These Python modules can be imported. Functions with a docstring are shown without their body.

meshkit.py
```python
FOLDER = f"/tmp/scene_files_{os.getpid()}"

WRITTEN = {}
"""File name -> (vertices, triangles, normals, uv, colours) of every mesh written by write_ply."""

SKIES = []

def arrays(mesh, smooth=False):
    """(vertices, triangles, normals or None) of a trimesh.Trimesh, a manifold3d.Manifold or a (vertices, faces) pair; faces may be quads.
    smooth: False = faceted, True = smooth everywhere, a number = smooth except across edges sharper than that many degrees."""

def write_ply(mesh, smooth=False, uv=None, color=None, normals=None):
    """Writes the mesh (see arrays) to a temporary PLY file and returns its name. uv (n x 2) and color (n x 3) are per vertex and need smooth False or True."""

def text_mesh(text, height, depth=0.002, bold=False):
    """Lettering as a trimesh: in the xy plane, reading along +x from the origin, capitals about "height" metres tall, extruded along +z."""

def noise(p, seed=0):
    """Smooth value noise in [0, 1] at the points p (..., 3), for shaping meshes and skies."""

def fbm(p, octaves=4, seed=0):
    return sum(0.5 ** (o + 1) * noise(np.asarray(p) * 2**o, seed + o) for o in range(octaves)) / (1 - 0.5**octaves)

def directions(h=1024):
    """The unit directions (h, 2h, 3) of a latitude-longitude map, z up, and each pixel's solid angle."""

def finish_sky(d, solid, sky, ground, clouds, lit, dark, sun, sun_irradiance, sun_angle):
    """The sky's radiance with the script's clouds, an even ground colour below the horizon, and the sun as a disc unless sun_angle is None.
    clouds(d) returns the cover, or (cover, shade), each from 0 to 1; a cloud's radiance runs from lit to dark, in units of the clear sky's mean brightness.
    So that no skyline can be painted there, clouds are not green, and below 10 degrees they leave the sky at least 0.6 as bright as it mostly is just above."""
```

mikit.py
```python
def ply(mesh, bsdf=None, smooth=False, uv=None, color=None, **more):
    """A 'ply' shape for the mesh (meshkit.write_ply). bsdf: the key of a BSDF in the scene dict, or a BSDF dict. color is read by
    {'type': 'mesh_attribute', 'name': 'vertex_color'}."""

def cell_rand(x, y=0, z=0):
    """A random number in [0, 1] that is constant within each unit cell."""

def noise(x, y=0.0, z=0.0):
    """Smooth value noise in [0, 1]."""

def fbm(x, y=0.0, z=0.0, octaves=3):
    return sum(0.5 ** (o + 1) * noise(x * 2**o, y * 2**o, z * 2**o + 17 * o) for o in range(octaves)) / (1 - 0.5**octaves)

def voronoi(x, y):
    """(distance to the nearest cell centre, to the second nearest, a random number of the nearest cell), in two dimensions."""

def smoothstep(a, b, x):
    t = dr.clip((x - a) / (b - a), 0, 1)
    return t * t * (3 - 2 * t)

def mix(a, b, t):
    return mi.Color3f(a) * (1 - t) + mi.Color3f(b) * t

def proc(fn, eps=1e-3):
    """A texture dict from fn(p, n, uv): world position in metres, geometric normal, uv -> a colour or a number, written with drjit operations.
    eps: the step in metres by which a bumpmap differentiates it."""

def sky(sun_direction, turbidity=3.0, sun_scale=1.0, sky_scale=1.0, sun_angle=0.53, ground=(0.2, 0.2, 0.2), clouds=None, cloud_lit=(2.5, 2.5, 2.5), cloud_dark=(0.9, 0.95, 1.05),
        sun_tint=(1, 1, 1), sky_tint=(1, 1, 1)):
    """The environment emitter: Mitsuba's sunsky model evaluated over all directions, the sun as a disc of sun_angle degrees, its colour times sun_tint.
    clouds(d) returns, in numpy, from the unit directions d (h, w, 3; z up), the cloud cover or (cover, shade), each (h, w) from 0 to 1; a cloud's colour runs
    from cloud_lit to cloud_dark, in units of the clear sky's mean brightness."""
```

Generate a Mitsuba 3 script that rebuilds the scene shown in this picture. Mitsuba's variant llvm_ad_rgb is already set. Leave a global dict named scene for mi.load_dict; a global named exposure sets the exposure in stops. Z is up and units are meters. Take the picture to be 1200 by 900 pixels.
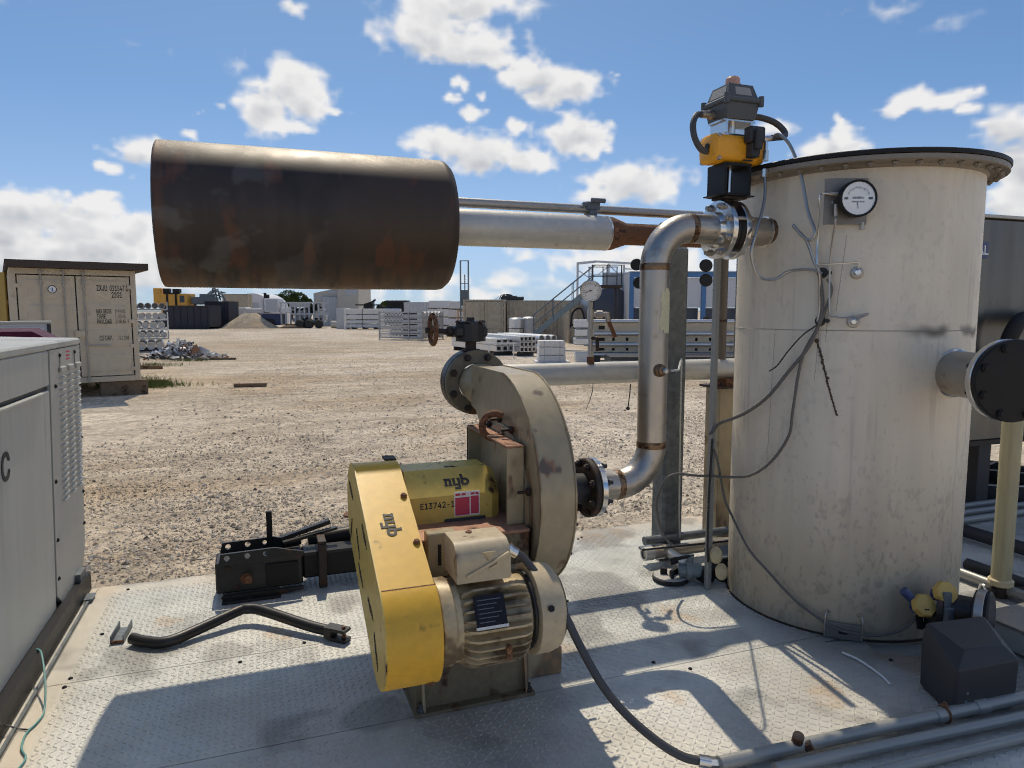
import math, random, numpy as np, trimesh, mitsuba as mi, drjit as dr, mikit, meshkit
from mikit import noise, fbm, voronoi, cell_rand, smoothstep, mix, proc
from shapely.geometry import Polygon, Point, box as sbox

random.seed(7)
rng = np.random.default_rng(7)
T = mi.ScalarTransform4f
scene, labels = {}, {}

# ---------------------------------------------------------------- camera, sun, sky
CAM = np.array([0.0, 0.0, 1.28])
YAW, PITCH = math.radians(70.0), math.radians(5.97)
FWD = np.array([math.cos(PITCH) * math.cos(YAW), math.cos(PITCH) * math.sin(YAW), -math.sin(PITCH)])
scene['camera'] = {'type': 'perspective', 'fov': 2 * math.degrees(math.atan(600 / 820)), 'fov_axis': 'x', 'near_clip': 0.05, 'far_clip': 3000.0,
                   'to_world': T().look_at(origin=CAM.tolist(), target=(CAM + FWD).tolist(), up=[0, 0, 1])}
SUN_AZ, SUN_EL = math.radians(82.0), math.radians(57.4)
SUN = [math.cos(SUN_EL) * math.cos(SUN_AZ), math.cos(SUN_EL) * math.sin(SUN_AZ), math.sin(SUN_EL)]
exposure = 1.15

# fair-weather cumulus: (azimuth, elevation, half width, half height in degrees, weight)
CUMULUS = [(87.3,16.4,2.41,1.5,1),(89.0,14.7,1.56,1.62,1),(85.9,15.8,2.08,1.41,1),(83.9,14.7,1.5,0.36,0.9),(87.7,13.6,2.07,0.53,0.8),(74.0,22.6,4.96,1.26,1),(76.6,20.5,3.0,1.29,1),(73.7,19.9,3.92,1.19,1),(71.3,19.3,2.29,0.78,0.9),(78.1,21.5,1.61,0.57,0.6),(68.5,17.8,1.93,0.98,1),(65.6,17.2,2.18,1.04,1),(67.4,16.4,1.68,0.81,1),(74.9,12.7,2.89,0.96,1),(71.9,12.2,3.31,1.29,1),(69.2,11.6,1.99,0.85,1),(77.0,11.9,1.18,0.38,0.7),(65.1,13.6,1.96,1.21,1),(63.9,12.8,1.11,0.64,1),(69.1,14.2,1.05,0.64,0.8),(60.2,10.1,3.4,1.22,1),(62.0,9.6,2.51,0.98,1),(58.4,9.5,1.82,1.22,1),(74.0,17.3,0.58,0.55,0.8),(75.0,16.0,0.71,0.43,0.8),(73.2,15.2,0.98,0.5,0.8),(72.3,16.4,0.39,0.25,0.6),(62.6,14.0,0.58,0.38,0.5),(62.1,17.8,0.51,0.18,0.5),(103.9,6.9,2.35,1.12,1),(100.4,7.3,1.73,0.64,1),(102.1,6.1,3.17,1.05,1),(105.1,5.0,2.02,1.25,1),(97.8,5.8,2.03,1.01,1),(100.5,4.5,2.62,1.09,1),(103.0,3.4,4.21,1.15,1),(95.7,4.0,3.51,1.75,0.8),(97.4,11.0,1.33,0.71,1),(99.6,9.8,0.92,0.43,0.8),(94.1,12.4,0.63,0.34,0.7),(91.9,14.6,0.52,0.23,0.5),(93.5,13.9,0.34,0.28,0.5),(97.6,9.4,0.56,0.22,0.5),(104.9,7.4,0.4,0.2,0.4),(86.5,21.7,1.17,0.49,0.8),(40.2,14.2,2.1,0.66,1),(41.7,13.9,1.08,0.42,1),(38.1,14.4,1.32,0.25,0.8),(37.6,13.3,1.02,0.3,0.8),(50.2,13.2,1.44,0.58,0.9),(46.1,13.1,0.52,0.56,0.6),(46.6,11.7,2.68,0.74,1),(45.4,12.3,1.14,0.56,1),(35.0,11.7,1.76,1.15,1),(34.5,9.2,2.21,1.94,1),(35.1,7.2,2.25,1.49,1),(43.5,20.0,3.2,0.6,0.33),(39.3,18.4,2.02,0.58,0.28),(96.7,17.8,3.24,0.51,0.2),(70.0,2.4,4.82,0.83,0.6),(64.5,3.7,4.08,0.81,0.55),(68.6,4.4,3.42,0.68,0.5),(59.1,4.3,3.33,1.06,0.7),(71.4,1.3,4.14,0.69,0.6),(63.1,1.3,4.1,0.68,0.5)]


def sky_clouds(d):
    az = np.degrees(np.arctan2(d[..., 1], d[..., 0]))
    el = np.degrees(np.arcsin(np.clip(d[..., 2], -1, 1)))
    q = np.stack([az * 0.55, el * 0.75, az * 0], -1)
    w1 = meshkit.fbm(q * 0.7, 3, 3) - 0.5
    w2 = meshkit.fbm(q * 0.7 + 31.7, 3, 5) - 0.5
    w3 = meshkit.fbm(q * 2.6 + 3.1, 2, 23) - 0.5
    w4 = meshkit.fbm(q * 2.6 + 9.4, 2, 25) - 0.5
    # rounded billows: ridged noise, finer and finer
    bil = sum(0.55 ** k * (np.abs(2 * meshkit.noise(q * 1.1 * 2.1 ** k + 7.3 * k, 40 + k) - 1)) for k in range(3)) / 1.85
    soft = meshkit.fbm(q * 0.9 + 11.0, 4, 17) - 0.5

    def density(az, el):
        a, e = az + 2.4 * w1 + 1.3 * w3, el + 1.3 * w2 + .8 * w4
        best = np.zeros_like(az)
        for ca, ce, ra, re, wt in CUMULUS:
            r = ((a - ca) / (ra * 1.22)) ** 2 + ((e - ce) / (re * 1.25)) ** 2
            best = np.maximum(best, wt * np.exp(-1.1 * r))
        # the same kind of cloud goes on all round the sky and thickens to the horizon
        far = np.abs(((az - 68) + 180) % 360 - 180)
        gen = meshkit.fbm(np.stack([az * 0.075, el * 0.14, az * 0 + 4.2], -1), 4, 21)
        away = np.clip((far - 34) / 8, 0, 1) + np.clip((el - 23) / 6, 0, 1)
        best = np.maximum(best, np.clip(away, 0, 1) * np.clip((gen - 0.50) * 5.5, 0, 1) * np.clip(1.3 - el / 85, 0, 1))
        low = np.clip(1 - np.abs(el - 2.5) / 4.0, 0, 1)
        return best + low * np.clip((gen - 0.36) * 2.2, 0, 0.5)

    n = density(az, el)
    up = density(az - 0.3, el + 0.8)
    body = n - 0.55 * (bil - 0.28) + 0.45 * soft * np.clip(n / .3, 0, 1)
    cover = np.clip((body - 0.20) / 0.42, 0, 1)
    cover = cover ** 1.25 * np.clip(n / .25, 0, 1)
    thick = np.clip((up - 0.36) * 1.2, 0, 1)
    shade = np.clip(thick * 0.95 + 0.9 * (bil - 0.30) * np.clip(cover * 2 - .6, 0, 1) + .6 * soft - 0.20, 0, 1)
    cover = np.maximum(cover * .97, 0.28 * np.clip(1 - el / 16.0, 0, 1) ** 1.5)      # haze and thin cloud low down
    return cover, 0.8 * shade


scene['sky'] = mikit.sky(SUN, turbidity=3.2, clouds=sky_clouds, cloud_lit=(3.4, 3.35, 3.3), cloud_dark=(1.6, 1.7, 1.85), sky_tint=(0.92, 1.15, 1.32), sun_tint=(0.95, 1.0, 1.02))

# ---------------------------------------------------------------- naming and mesh helpers
_count = {}


def num(k):
    n = _count.get(k, -1) + 1
    _count[k] = n
    return k if n == 0 else f'{k}_{n:03d}'


def thing(name, label, cat, group=None, kind=None):
    key = num(name)
    labels[key] = {'label': label, 'category': cat}
    if group: labels[key]['group'] = group
    if kind: labels[key]['kind'] = kind
    return key


def M(*ms):
    out = []
    for m in ms:
        out += list(m) if isinstance(m, (list, tuple)) else [m]
    return trimesh.util.concatenate(out) if len(out) > 1 else out[0]


def part(parent, name, mesh, mat, smooth=32, label=None, kind=None):
    key = num(parent + '__' + name)
    scene[key] = mikit.ply(M(mesh), mat, smooth=smooth)
    if label or kind:
        labels[key] = {}
        if label: labels[key]['label'] = label
        if kind: labels[key]['kind'] = kind
    return key


def solo(name, mesh, mat, label, cat, group=None, smooth=32, kind=None):
    key = thing(name, label, cat, group, kind)
    scene[key] = mikit.ply(M(mesh), mat, smooth=smooth)
    return key


def struct(name, mesh, mat, smooth=False, label=None, kind='structure'):
    key = num(name)
    labels[key] = {'kind': kind}
    if label: labels[key]['label'] = label
    if mesh is not None: scene[key] = mikit.ply(M(mesh), mat, smooth=smooth)
    return key


def hull(pts):
    return trimesh.convex.convex_hull(np.asarray(pts, float))


def bx(x0, x1, y0, y1, z0, z1, b=0.0):
    """A box from x0 to x1 ...; b chamfers its edges."""
    c = np.array([(x0 + x1) / 2, (y0 + y1) / 2, (z0 + z1) / 2])
    h = np.abs(np.array([x1 - x0, y1 - y0, z1 - z0])) / 2
    if b <= 0:
        m = trimesh.creation.box(2 * h)
        m.apply_translation(c)
        return m
    b = min(b, 0.45 * h.min())
    pts = []
    for s in np.ndindex(2, 2, 2):
        sg = np.array(s) * 2 - 1
        for k in range(3):
            q = h - b
            q = q.copy(); q[k] = h[k]
            pts.append(c + sg * q)
    return hull(pts)


def basis(w):
    w = np.asarray(w, float) / np.linalg.norm(w)
    u = np.cross([0, 0, 1.0], w)
    if np.linalg.norm(u) < 1e-3: u = np.array([1.0, 0, 0])
    u /= np.linalg.norm(u)
    return u, np.cross(w, u), w


def rings(rows, caps=True):
    """A skin through rows (k, n, 3) of equal length, closed round."""
    rows = [np.asarray(r, float) for r in rows]
    n, v, f = len(rows[0]), np.vstack(rows), []
    i = np.arange(n); j = (i + 1) % n
    for k in range(len(rows) - 1):
        a, b = k * n, (k + 1) * n
        f += [np.stack([a + i, a + j, b + j], 1), np.stack([a + i, b + j, b + i], 1)]
    if caps:
        c0, c1 = len(v), len(v) + 1
        v = np.vstack([v, rows[0].mean(0), rows[-1].mean(0)])
        e = (len(rows) - 1) * n
        f += [np.stack([np.full(n, c0), j, i], 1), np.stack([np.full(n, c1), e + i, e + j], 1)]
    return trimesh.Trimesh(v, np.vstack(f), process=False)


def lathe(prof, o, axis, n=32, caps=True, start=0.0):
    """prof: (radius, height along the axis) rows."""
    u, v, w = basis(axis)
    a = np.arange(n) * 2 * math.pi / n + start
    ring = np.cos(a)[:, None] * u + np.sin(a)[:, None] * v
    return rings([np.asarray(o) + r * ring + h * w for r, h in prof], caps)


def cyl(p0, p1, r, n=20, r1=None, b=0.0):
    p0, p1 = np.asarray(p0, float), np.asarray(p1, float)
    L = np.linalg.norm(p1 - p0)
    r1 = r if r1 is None else r1
    prof = [(r, 0), (r1, L)] if b <= 0 else [(r - b, 0), (r, b), (r1, L - b), (r1 - b, L)]
    return lathe(prof, p0, p1 - p0, n)


def spline(pts, sub=8):
    p = np.asarray(pts, float)
    if len(p) < 3 or sub <= 1: return p
    e = np.vstack([2 * p[0] - p[1], p, 2 * p[-1] - p[-2]])
    out = []
    for k in range(1, len(e) - 2):
        a, b, c, d = e[k - 1:k + 3]
        for t in np.arange(sub) / sub:
            out.append(0.5 * (2 * b + (c - a) * t + (2 * a - 5 * b + 4 * c - d) * t * t + (3 * b - a - 3 * c + d) * t ** 3))
    return np.array(out + [p[-1]])


def tube(pts, r, n=8, sub=8):
    p = spline(pts, sub)
    t = np.gradient(p, axis=0)
    t /= np.maximum(np.linalg.norm(t, axis=1, keepdims=True), 1e-9)
    u = basis(t[0])[0]
    a = np.arange(n) * 2 * math.pi / n
    rr = np.broadcast_to(r, len(p))
    rows = []
    for k in range(len(p)):
        u = u - t[k] * (u @ t[k]); u /= np.linalg.norm(u)
        v = np.cross(t[k], u)
        rows.append(p[k] + rr[k] * (np.cos(a)[:, None] * u + np.sin(a)[:, None] * v))
    return rings(rows)


def bar(p0, p1, w, h, up=(0, 0, 1)):
    """A straight bar of section w (sideways) x h (along up)."""
    p0, p1 = np.asarray(p0, float), np.asarray(p1, float)
    d = (p1 - p0) / np.linalg.norm(p1 - p0)
    s = np.cross(d, up)
    if np.linalg.norm(s) < 1e-4: s = np.array([1.0, 0, 0])
    s /= np.linalg.norm(s)
    q = np.cross(s, d)
    return rings([[p + a * w / 2 * s + b * h / 2 * q for a, b in ((-1, -1), (1, -1), (1, 1), (-1, 1))] for p in (p0, p1)])


def torus(c, axis, R, r, n=32, m=8, a0=0.0, a1=2 * math.pi):
    u, v, w = basis(axis)
    full = abs(a1 - a0 - 2 * math.pi) < 1e-6
    a = np.linspace(a0, a1, n + 1)
    pts = [np.asarray(c) + R * (math.cos(x) * u + math.sin(x) * v) for x in a]
    b = np.arange(m) * 2 * math.pi / m
    rows = []
    for x, p in zip(a, pts):
        rad = math.cos(x) * u + math.sin(x) * v
        rows.append(p + r * (np.cos(b)[:, None] * rad + np.sin(b)[:, None] * w))
    return rings(rows, caps=not full)


def ext(poly, depth, o, u, v):
    """A polygon in the (u, v) plane at o, extruded by depth along u x v."""
    m = trimesh.creation.extrude_polygon(poly if isinstance(poly, Polygon) else Polygon(poly), depth, engine='earcut')
    u, v = np.asarray(u, float), np.asarray(v, float)
    mat = np.eye(4)
    mat[:3, 0], mat[:3, 1], mat[:3, 2], mat[:3, 3] = u, v, np.cross(u, v), o
    m.apply_transform(mat)
    return m


def text(s, h, o, u, v, depth=0.0015, bold=True, center=True, width=None):
    m = meshkit.text_mesh(s, h, depth, bold)
    b = m.bounds
    if width: m.apply_scale([width / (b[1][0] - b[0][0]), 1, 1]); b = m.bounds
    if center: m.apply_translation([-(b[0][0] + b[1][0]) / 2, -(b[0][1] + b[1][1]) / 2, 0])
    u, v = np.asarray(u, float), np.asarray(v, float)
    mat = np.eye(4)
    mat[:3, 0], mat[:3, 1], mat[:3, 2], mat[:3, 3] = u, v, np.cross(u, v), o
    m.apply_transform(mat)
    return m


def at(m, mat):
    m = m.copy(); m.apply_transform(mat); return m


def rot_about(m, deg, axis, p):
    m.apply_transform(trimesh.transformations.rotation_matrix(math.radians(deg), axis, p)); return m


X, Y, Z = np.eye(3)


def hexbolt(p, axis, r=0.014, h=0.011, stud=0.008, sl=0.012):
    p = np.asarray(p, float); w = np.asarray(axis, float) / np.linalg.norm(axis)
    return M(lathe([(r * .9, 0), (r, h * .15), (r, h * .8), (r * .85, h)], p, w, 6), cyl(p + w * h * .9, p + w * (h + sl), stud, 8))


def flange(parent, name, c, axis, r, t, mat, holes=0.0, label=None):
    return part(parent, name, lathe([(holes, 0), (r - .002, 0), (r, .002), (r, t - .002), (r - .002, t), (holes, t)] if holes else [(r - .002, 0), (r, .002), (r, t - .002), (r - .002, t)], c, axis, 56, caps=not holes), mat, 30, label)


def bolts(parent, c, axis, rb, n, mat, r=0.014, h=0.011, start=0.5, name='bolt', stud=0.008, sl=.012):
    u, v, w = basis(axis)
    for k in range(n):
        a = 2 * math.pi * (k + start) / n
        part(parent, name, hexbolt(np.asarray(c) + rb * (math.cos(a) * u + math.sin(a) * v), w, r, h, stud, sl), mat, 25)

# ---------------------------------------------------------------- materials
def mat(name, color, rough=0.5, metal=0.0, bump=None, scale=1.0, **kw):
    c = proc(color) if callable(color) else {'type': 'rgb', 'value': list(color)}
    r = proc(rough) if callable(rough) else rough
    b = {'type': 'principled', 'base_color': c, 'roughness': r, 'metallic': metal, **kw}
    if bump is not None:
        b = {'type': 'bumpmap', 'nested': b, 'arbitrary': proc(bump, 0.002), 'scale': scale}
    scene[name] = {'type': 'twosided', 'nested': b}
    return name


def lum(a): return mi.Color3f(a)


RUST, RUST_D = (0.16, 0.062, 0.025), (0.05, 0.022, 0.012)


def c_ground(p, n, uv):
    big = fbm(p.x * .16 + 3, p.y * .16, 0, 3)
    track = fbm(p.x * .9 + 9, p.y * 2.4, 1, 3)
    fine = fbm(p.x * 11, p.y * 11, 2, 4)
    d, e, w = voronoi(p.x * 34, p.y * 34)
    d2, e2, w2 = voronoi(p.x * 13 + 7, p.y * 13)
    c = mix((.43, .360, .270), (.53, .460, .365), smoothstep(.3, .7, big))
    c = c * (.60 + .80 * fine) * (.76 + .48 * track)
    c = c * mix((1, 1, 1), (.55 + 0 * .1, .54, .54), smoothstep(.12, .02, d) * .0 + smoothstep(.62, .95, w) * .55)
    c = mix(c, (.56, .50, .42), smoothstep(.78, .97, w2) * smoothstep(.38, .2, d2) * .75)
    c = mix(c, c * mi.Color3f(.84, .74, .62), smoothstep(.52, .72, fbm(p.x * .35 + 4, p.y * .8, 6, 3)) * .5)
    return mix(c, (.22, .175, .13), smoothstep(.54, .74, fbm(p.x * 1.3, p.y * 3.1, 5, 3)) * .38)



mat('m_ground', c_ground, .95, 0, lambda p, n, uv: fbm(p.x * 26, p.y * 26, 0, 3), .012, specular=.15)
scene['m_stone'] = {'type': 'twosided', 'nested': {'type': 'diffuse', 'reflectance': {'type': 'mesh_attribute', 'name': 'vertex_color'}}}


def c_deck(p, n, uv):
    a = fbm(p.x * 1.7, p.y * 1.7, 0, 4)
    b = fbm(p.x * 9 + 4, p.y * 9, 3, 3)
    c = mix((.46, .465, .435), (.56, .56, .525), smoothstep(.3, .7, a)) * (.82 + .36 * b)
    edge = smoothstep(.14, .0, dr.abs(p.y - 3.56)) + smoothstep(.12, .0, dr.abs(p.x + .70))
    c = mix(c, (.55, .44, .30), dr.clip(edge * (.35 + .8 * a), 0, 1) * .65 + smoothstep(.52, .7, fbm(p.x * 1.1 + 8, p.y * 1.4, 7, 4)) * .22)
    spots = mi.Float(0)
    for x, y, r in ((-.395, 3.10, .07), (.02, 2.83, .055), (.07, 2.80, .035), (1.75, 3.45, .11), (1.93, 3.50, .1), (1.62, 2.45, .10), (1.05, 2.33, .07), (1.25, 1.90, .06), (.9, 2.5, .05), (2.2, 1.8, .12), (1.75, 1.75, .1)):
        q = dr.sqrt(dr.square(p.x - x) + dr.square((p.y - y) * .8))
        spots = dr.maximum(spots, smoothstep(r, r * .15, q + (fbm(p.x * 21, p.y * 21, 1, 3) - .5) * r * 1.7))
    c = mix(c, (.43, .28, .14), spots * .42)
    dirt = smoothstep(.60, .74, fbm(p.x * 3.3, p.y * 3.3, 9, 4))
    oil = smoothstep(.56, .70, fbm(p.x * 1.4 + 3, p.y * 1.9, 12, 3))
    foot = smoothstep(.82, .50, dr.sqrt(dr.square(p.x - 2.432) + dr.square(p.y - 2.382)) + .22 * (a - .5) + .1 * (b - .5)) * smoothstep(1.75, 2.05, p.x + .2 * (b - .5)) * smoothstep(2.5, 2.2, p.y)  # shade beside the tank and over the right deck, painted into the colour
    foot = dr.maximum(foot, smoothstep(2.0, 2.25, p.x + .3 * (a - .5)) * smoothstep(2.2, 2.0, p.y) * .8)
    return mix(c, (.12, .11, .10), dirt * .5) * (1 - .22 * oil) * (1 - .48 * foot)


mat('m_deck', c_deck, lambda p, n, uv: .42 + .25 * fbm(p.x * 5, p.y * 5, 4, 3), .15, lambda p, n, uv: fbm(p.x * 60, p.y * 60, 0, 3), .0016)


def rusty(base, lo, hi, sc, rust=RUST, streak=3.0, vary=.25, amount=1.0):
    def f(p, n, uv):
        a = fbm(p.x * sc, p.y * sc, p.z * sc / streak, 3)
        b = fbm(p.x * sc * 4 + 3, p.y * sc * 4, p.z * sc * 3, 2)
        c = mi.Color3f(base) * (1 - vary / 2 + vary * b)
        return mix(c, mix(rust, RUST_D, smoothstep(.35, .65, b)), smoothstep(lo, hi, a * .8 + b * .2) * amount)
    return f


def c_housing(p, n, uv):
    a = fbm(p.x * 22, p.y * 22, p.z * 9, 3)
    b = fbm(p.x * 40 + 3, p.y * 40, p.z * 22, 2)
    c = mi.Color3f(.315, .255, .152) * (.86 + .28 * b)
    r = dr.sqrt(dr.square(p.y - 2.382) + dr.square(p.z - .603))
    ring = smoothstep(.035, .0, dr.abs(r - .287)) * smoothstep(2.55, 2.25, p.y)
    phi = dr.atan2(p.z - .603, p.y - 2.382)
    turn = .349 - phi
    turn = dr.select(turn < 0, turn + 6.2832, turn) / 5.06
    lip = smoothstep(.022, .0, dr.abs(r - (.275 + .175 * turn * turn))) * smoothstep(.012, .0, dr.minimum(dr.abs(p.x - .832), dr.abs(p.x - .962))) * smoothstep(.42, .6, fbm(p.y * 16, p.z * 16, 3, 3))
    foot = smoothstep(.46, .26, p.z) * smoothstep(.42, .62, fbm(p.x * 12, p.y * 12, p.z * 5, 3)) * .8
    rust = dr.maximum(dr.maximum(ring * smoothstep(.38, .62, fbm(p.y * 26, p.z * 7, p.x * 20, 3)), lip * .7), dr.maximum(foot, smoothstep(.64, .76, a * .8 + b * .2)))
    return mix(c, mix((.22, .085, .03), RUST_D, smoothstep(.35, .65, b)), rust * .85)


mat('m_housing', c_housing, .36, 0, lambda p, n, uv: fbm(p.x * 70, p.y * 70, p.z * 70, 2), .0006, specular=.75)
mat('m_yellow', rusty((.66, .385, .042), .66, .80, 13, (.25, .09, .02), 2, .16), .42, 0, specular=.4)
mat('m_yellow_faded', rusty((.56, .40, .09), .66, .78, 12, (.2, .08, .02), 2, .2), .42, 0)
mat('m_motor', rusty((.46, .37, .225), .46, .66, 16, (.10, .06, .03), 1.2, .5, .75), .36, .1)
mat('m_motor_cover', rusty((.45, .37, .245), .60, .75, 14, (.16, .09, .045), 1.5, .25, .7), .42, 0)
mat('m_rust', rusty((.17, .075, .035), .45, .7, 25, (.26, .12, .055), 1, .6), .8)
mat('m_rust_flat', rusty((.33, .165, .10), .5, .72, 18, (.12, .05, .025), 1, .5), .6, .2)
mat('m_dark_rust', rusty((.035, .026, .022), .5, .68, 30, (.09, .035, .018), 1, .6), .6, .2)
mat('m_black', (.012, .012, .013), .45, specular=.25)
mat('m_black_rust', rusty((.018, .018, .019), .60, .74, 14, (.10, .045, .025), 1.5, .4), .42, .1)
mat('m_rubber', (.018, .018, .018), .75)
mat('m_dark_grey', (.036, .037, .040), .5, specular=.35)
mat('m_hose', (.055, .055, .058), .5)
mat('m_cable', (.12, .11, .10), .45)
mat('m_cable_dark', (.03, .028, .027), .5)


def c_steel(p, n, uv):
    a = fbm(p.x * 5, p.y * 5, p.z * 5, 3)
    b = fbm(p.x * 45, p.y * 45, p.z * 8, 3)
    c = mi.Color3f(.45, .42, .38) * (.78 + .28 * a + .12 * b)
    return mix(c, (.30, .245, .19), smoothstep(.62, .80, fbm(p.x * 30 + 7, p.y * 30, p.z * 22, 4)) * .6)


mat('m_steel', c_steel, lambda p, n, uv: .30 + .2 * fbm(p.x * 20, p.y * 20, p.z * 20, 3), 1.0, lambda p, n, uv: fbm(p.x * 14, p.y * 14, p.z * 120, 2), .0007)
mat('m_steel_dull', c_steel, .42, .9)
mat('m_steel_bright', (.70, .69, .67), .2, 1.0)
mat('m_weld', rusty((.22, .145, .09), .5, .7, 40, (.06, .035, .02), 1, .5), .4, .8)
mat('m_capillary', (.42, .40, .37), .3, .9)
mat('m_pipe_white', rusty((.56, .545, .50), .66, .82, 10, (.30, .24, .17), 1.2, .2, .7), .42, .35)


def c_galv(p, n, uv):
    d, e, w = voronoi((p.x + p.y) * 46, p.z * 46)
    d2, e2, w2 = voronoi((p.x - p.y) * 20 + 4, p.z * 20)
    return mi.Color3f(.15, .17, .185) * (.74 + .32 * w + .18 * w2) * (.8 + .4 * fbm(p.x * 5, p.y * 5, p.z * 2, 3))


mat('m_galv', c_galv, .45, .65)


def c_tank(p, n, uv):
    th = dr.atan2(p.y - 2.382, p.x - 2.432) * .47
    a = fbm(th * 3, p.z * 2.2, 0, 4)
    st = fbm(th * 26, p.z * 1.4, 2, 4)
    c = mix((.645, .575, .465), (.715, .645, .525), smoothstep(.3, .7, a)) * (.93 + .14 * st)
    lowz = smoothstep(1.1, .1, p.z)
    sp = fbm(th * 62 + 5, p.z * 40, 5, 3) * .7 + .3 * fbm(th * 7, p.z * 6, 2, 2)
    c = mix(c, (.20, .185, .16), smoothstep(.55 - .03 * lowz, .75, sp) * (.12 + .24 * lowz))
    drip = smoothstep(.60, .75, fbm(th * 38, p.z * 2.2, 8, 3)) * smoothstep(.35, .6, fbm(th * 4, p.z * 3, 3, 3))
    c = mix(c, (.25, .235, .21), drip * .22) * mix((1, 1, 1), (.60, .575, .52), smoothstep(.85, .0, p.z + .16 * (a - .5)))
    blot = smoothstep(.034, .0, dr.abs(p.z - 1.212 + .02 * fbm(th * 20, p.z * 9, 1, 2))) * smoothstep(.52, .66, fbm(th * 8 + 1.5, p.z * 9, 6, 3)) * smoothstep(2.20, 2.38, p.x)
    return mix(c, (.07, .062, .055), blot * .85)


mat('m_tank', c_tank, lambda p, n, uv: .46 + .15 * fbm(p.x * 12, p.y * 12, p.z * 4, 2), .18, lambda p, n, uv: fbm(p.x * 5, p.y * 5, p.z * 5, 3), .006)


def c_silencer(p, n, uv):
    a = fbm(p.x * 4, p.z * 3, p.y * 3, 4)
    s = fbm(p.x * 30, p.z * 3, p.y * 3, 4)
    c = mix((.026, .021, .019), (.048, .035, .029), smoothstep(.32, .68, a)) * (.75 + .5 * s)
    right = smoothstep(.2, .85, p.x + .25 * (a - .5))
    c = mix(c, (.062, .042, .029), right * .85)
    low = smoothstep(1.50, 1.38, p.z) * smoothstep(.3, .6, s)
    c = mix(c, (.13, .072, .035), low * .8)
    c = mix(c, (.12, .05, .022), smoothstep(-.26, -.37, p.x) * smoothstep(.3, .55, s) * .75)
    c = mix(c, (.13, .05, .025), smoothstep(.60, .74, fbm(p.x * 14, p.z * 6, p.y * 6, 4)) * .6)
    grey = smoothstep(.56, .7, fbm(p.x * 9 + 5, p.z * 11, p.y * 5, 4)) * smoothstep(.5, -.1, p.x)
    c = mix(c, (.13, .12, .11), grey * .45)
    return mix(c, (.30, .26, .20), smoothstep(1.90, 1.985, p.z) * (.35 + .5 * s))


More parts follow.
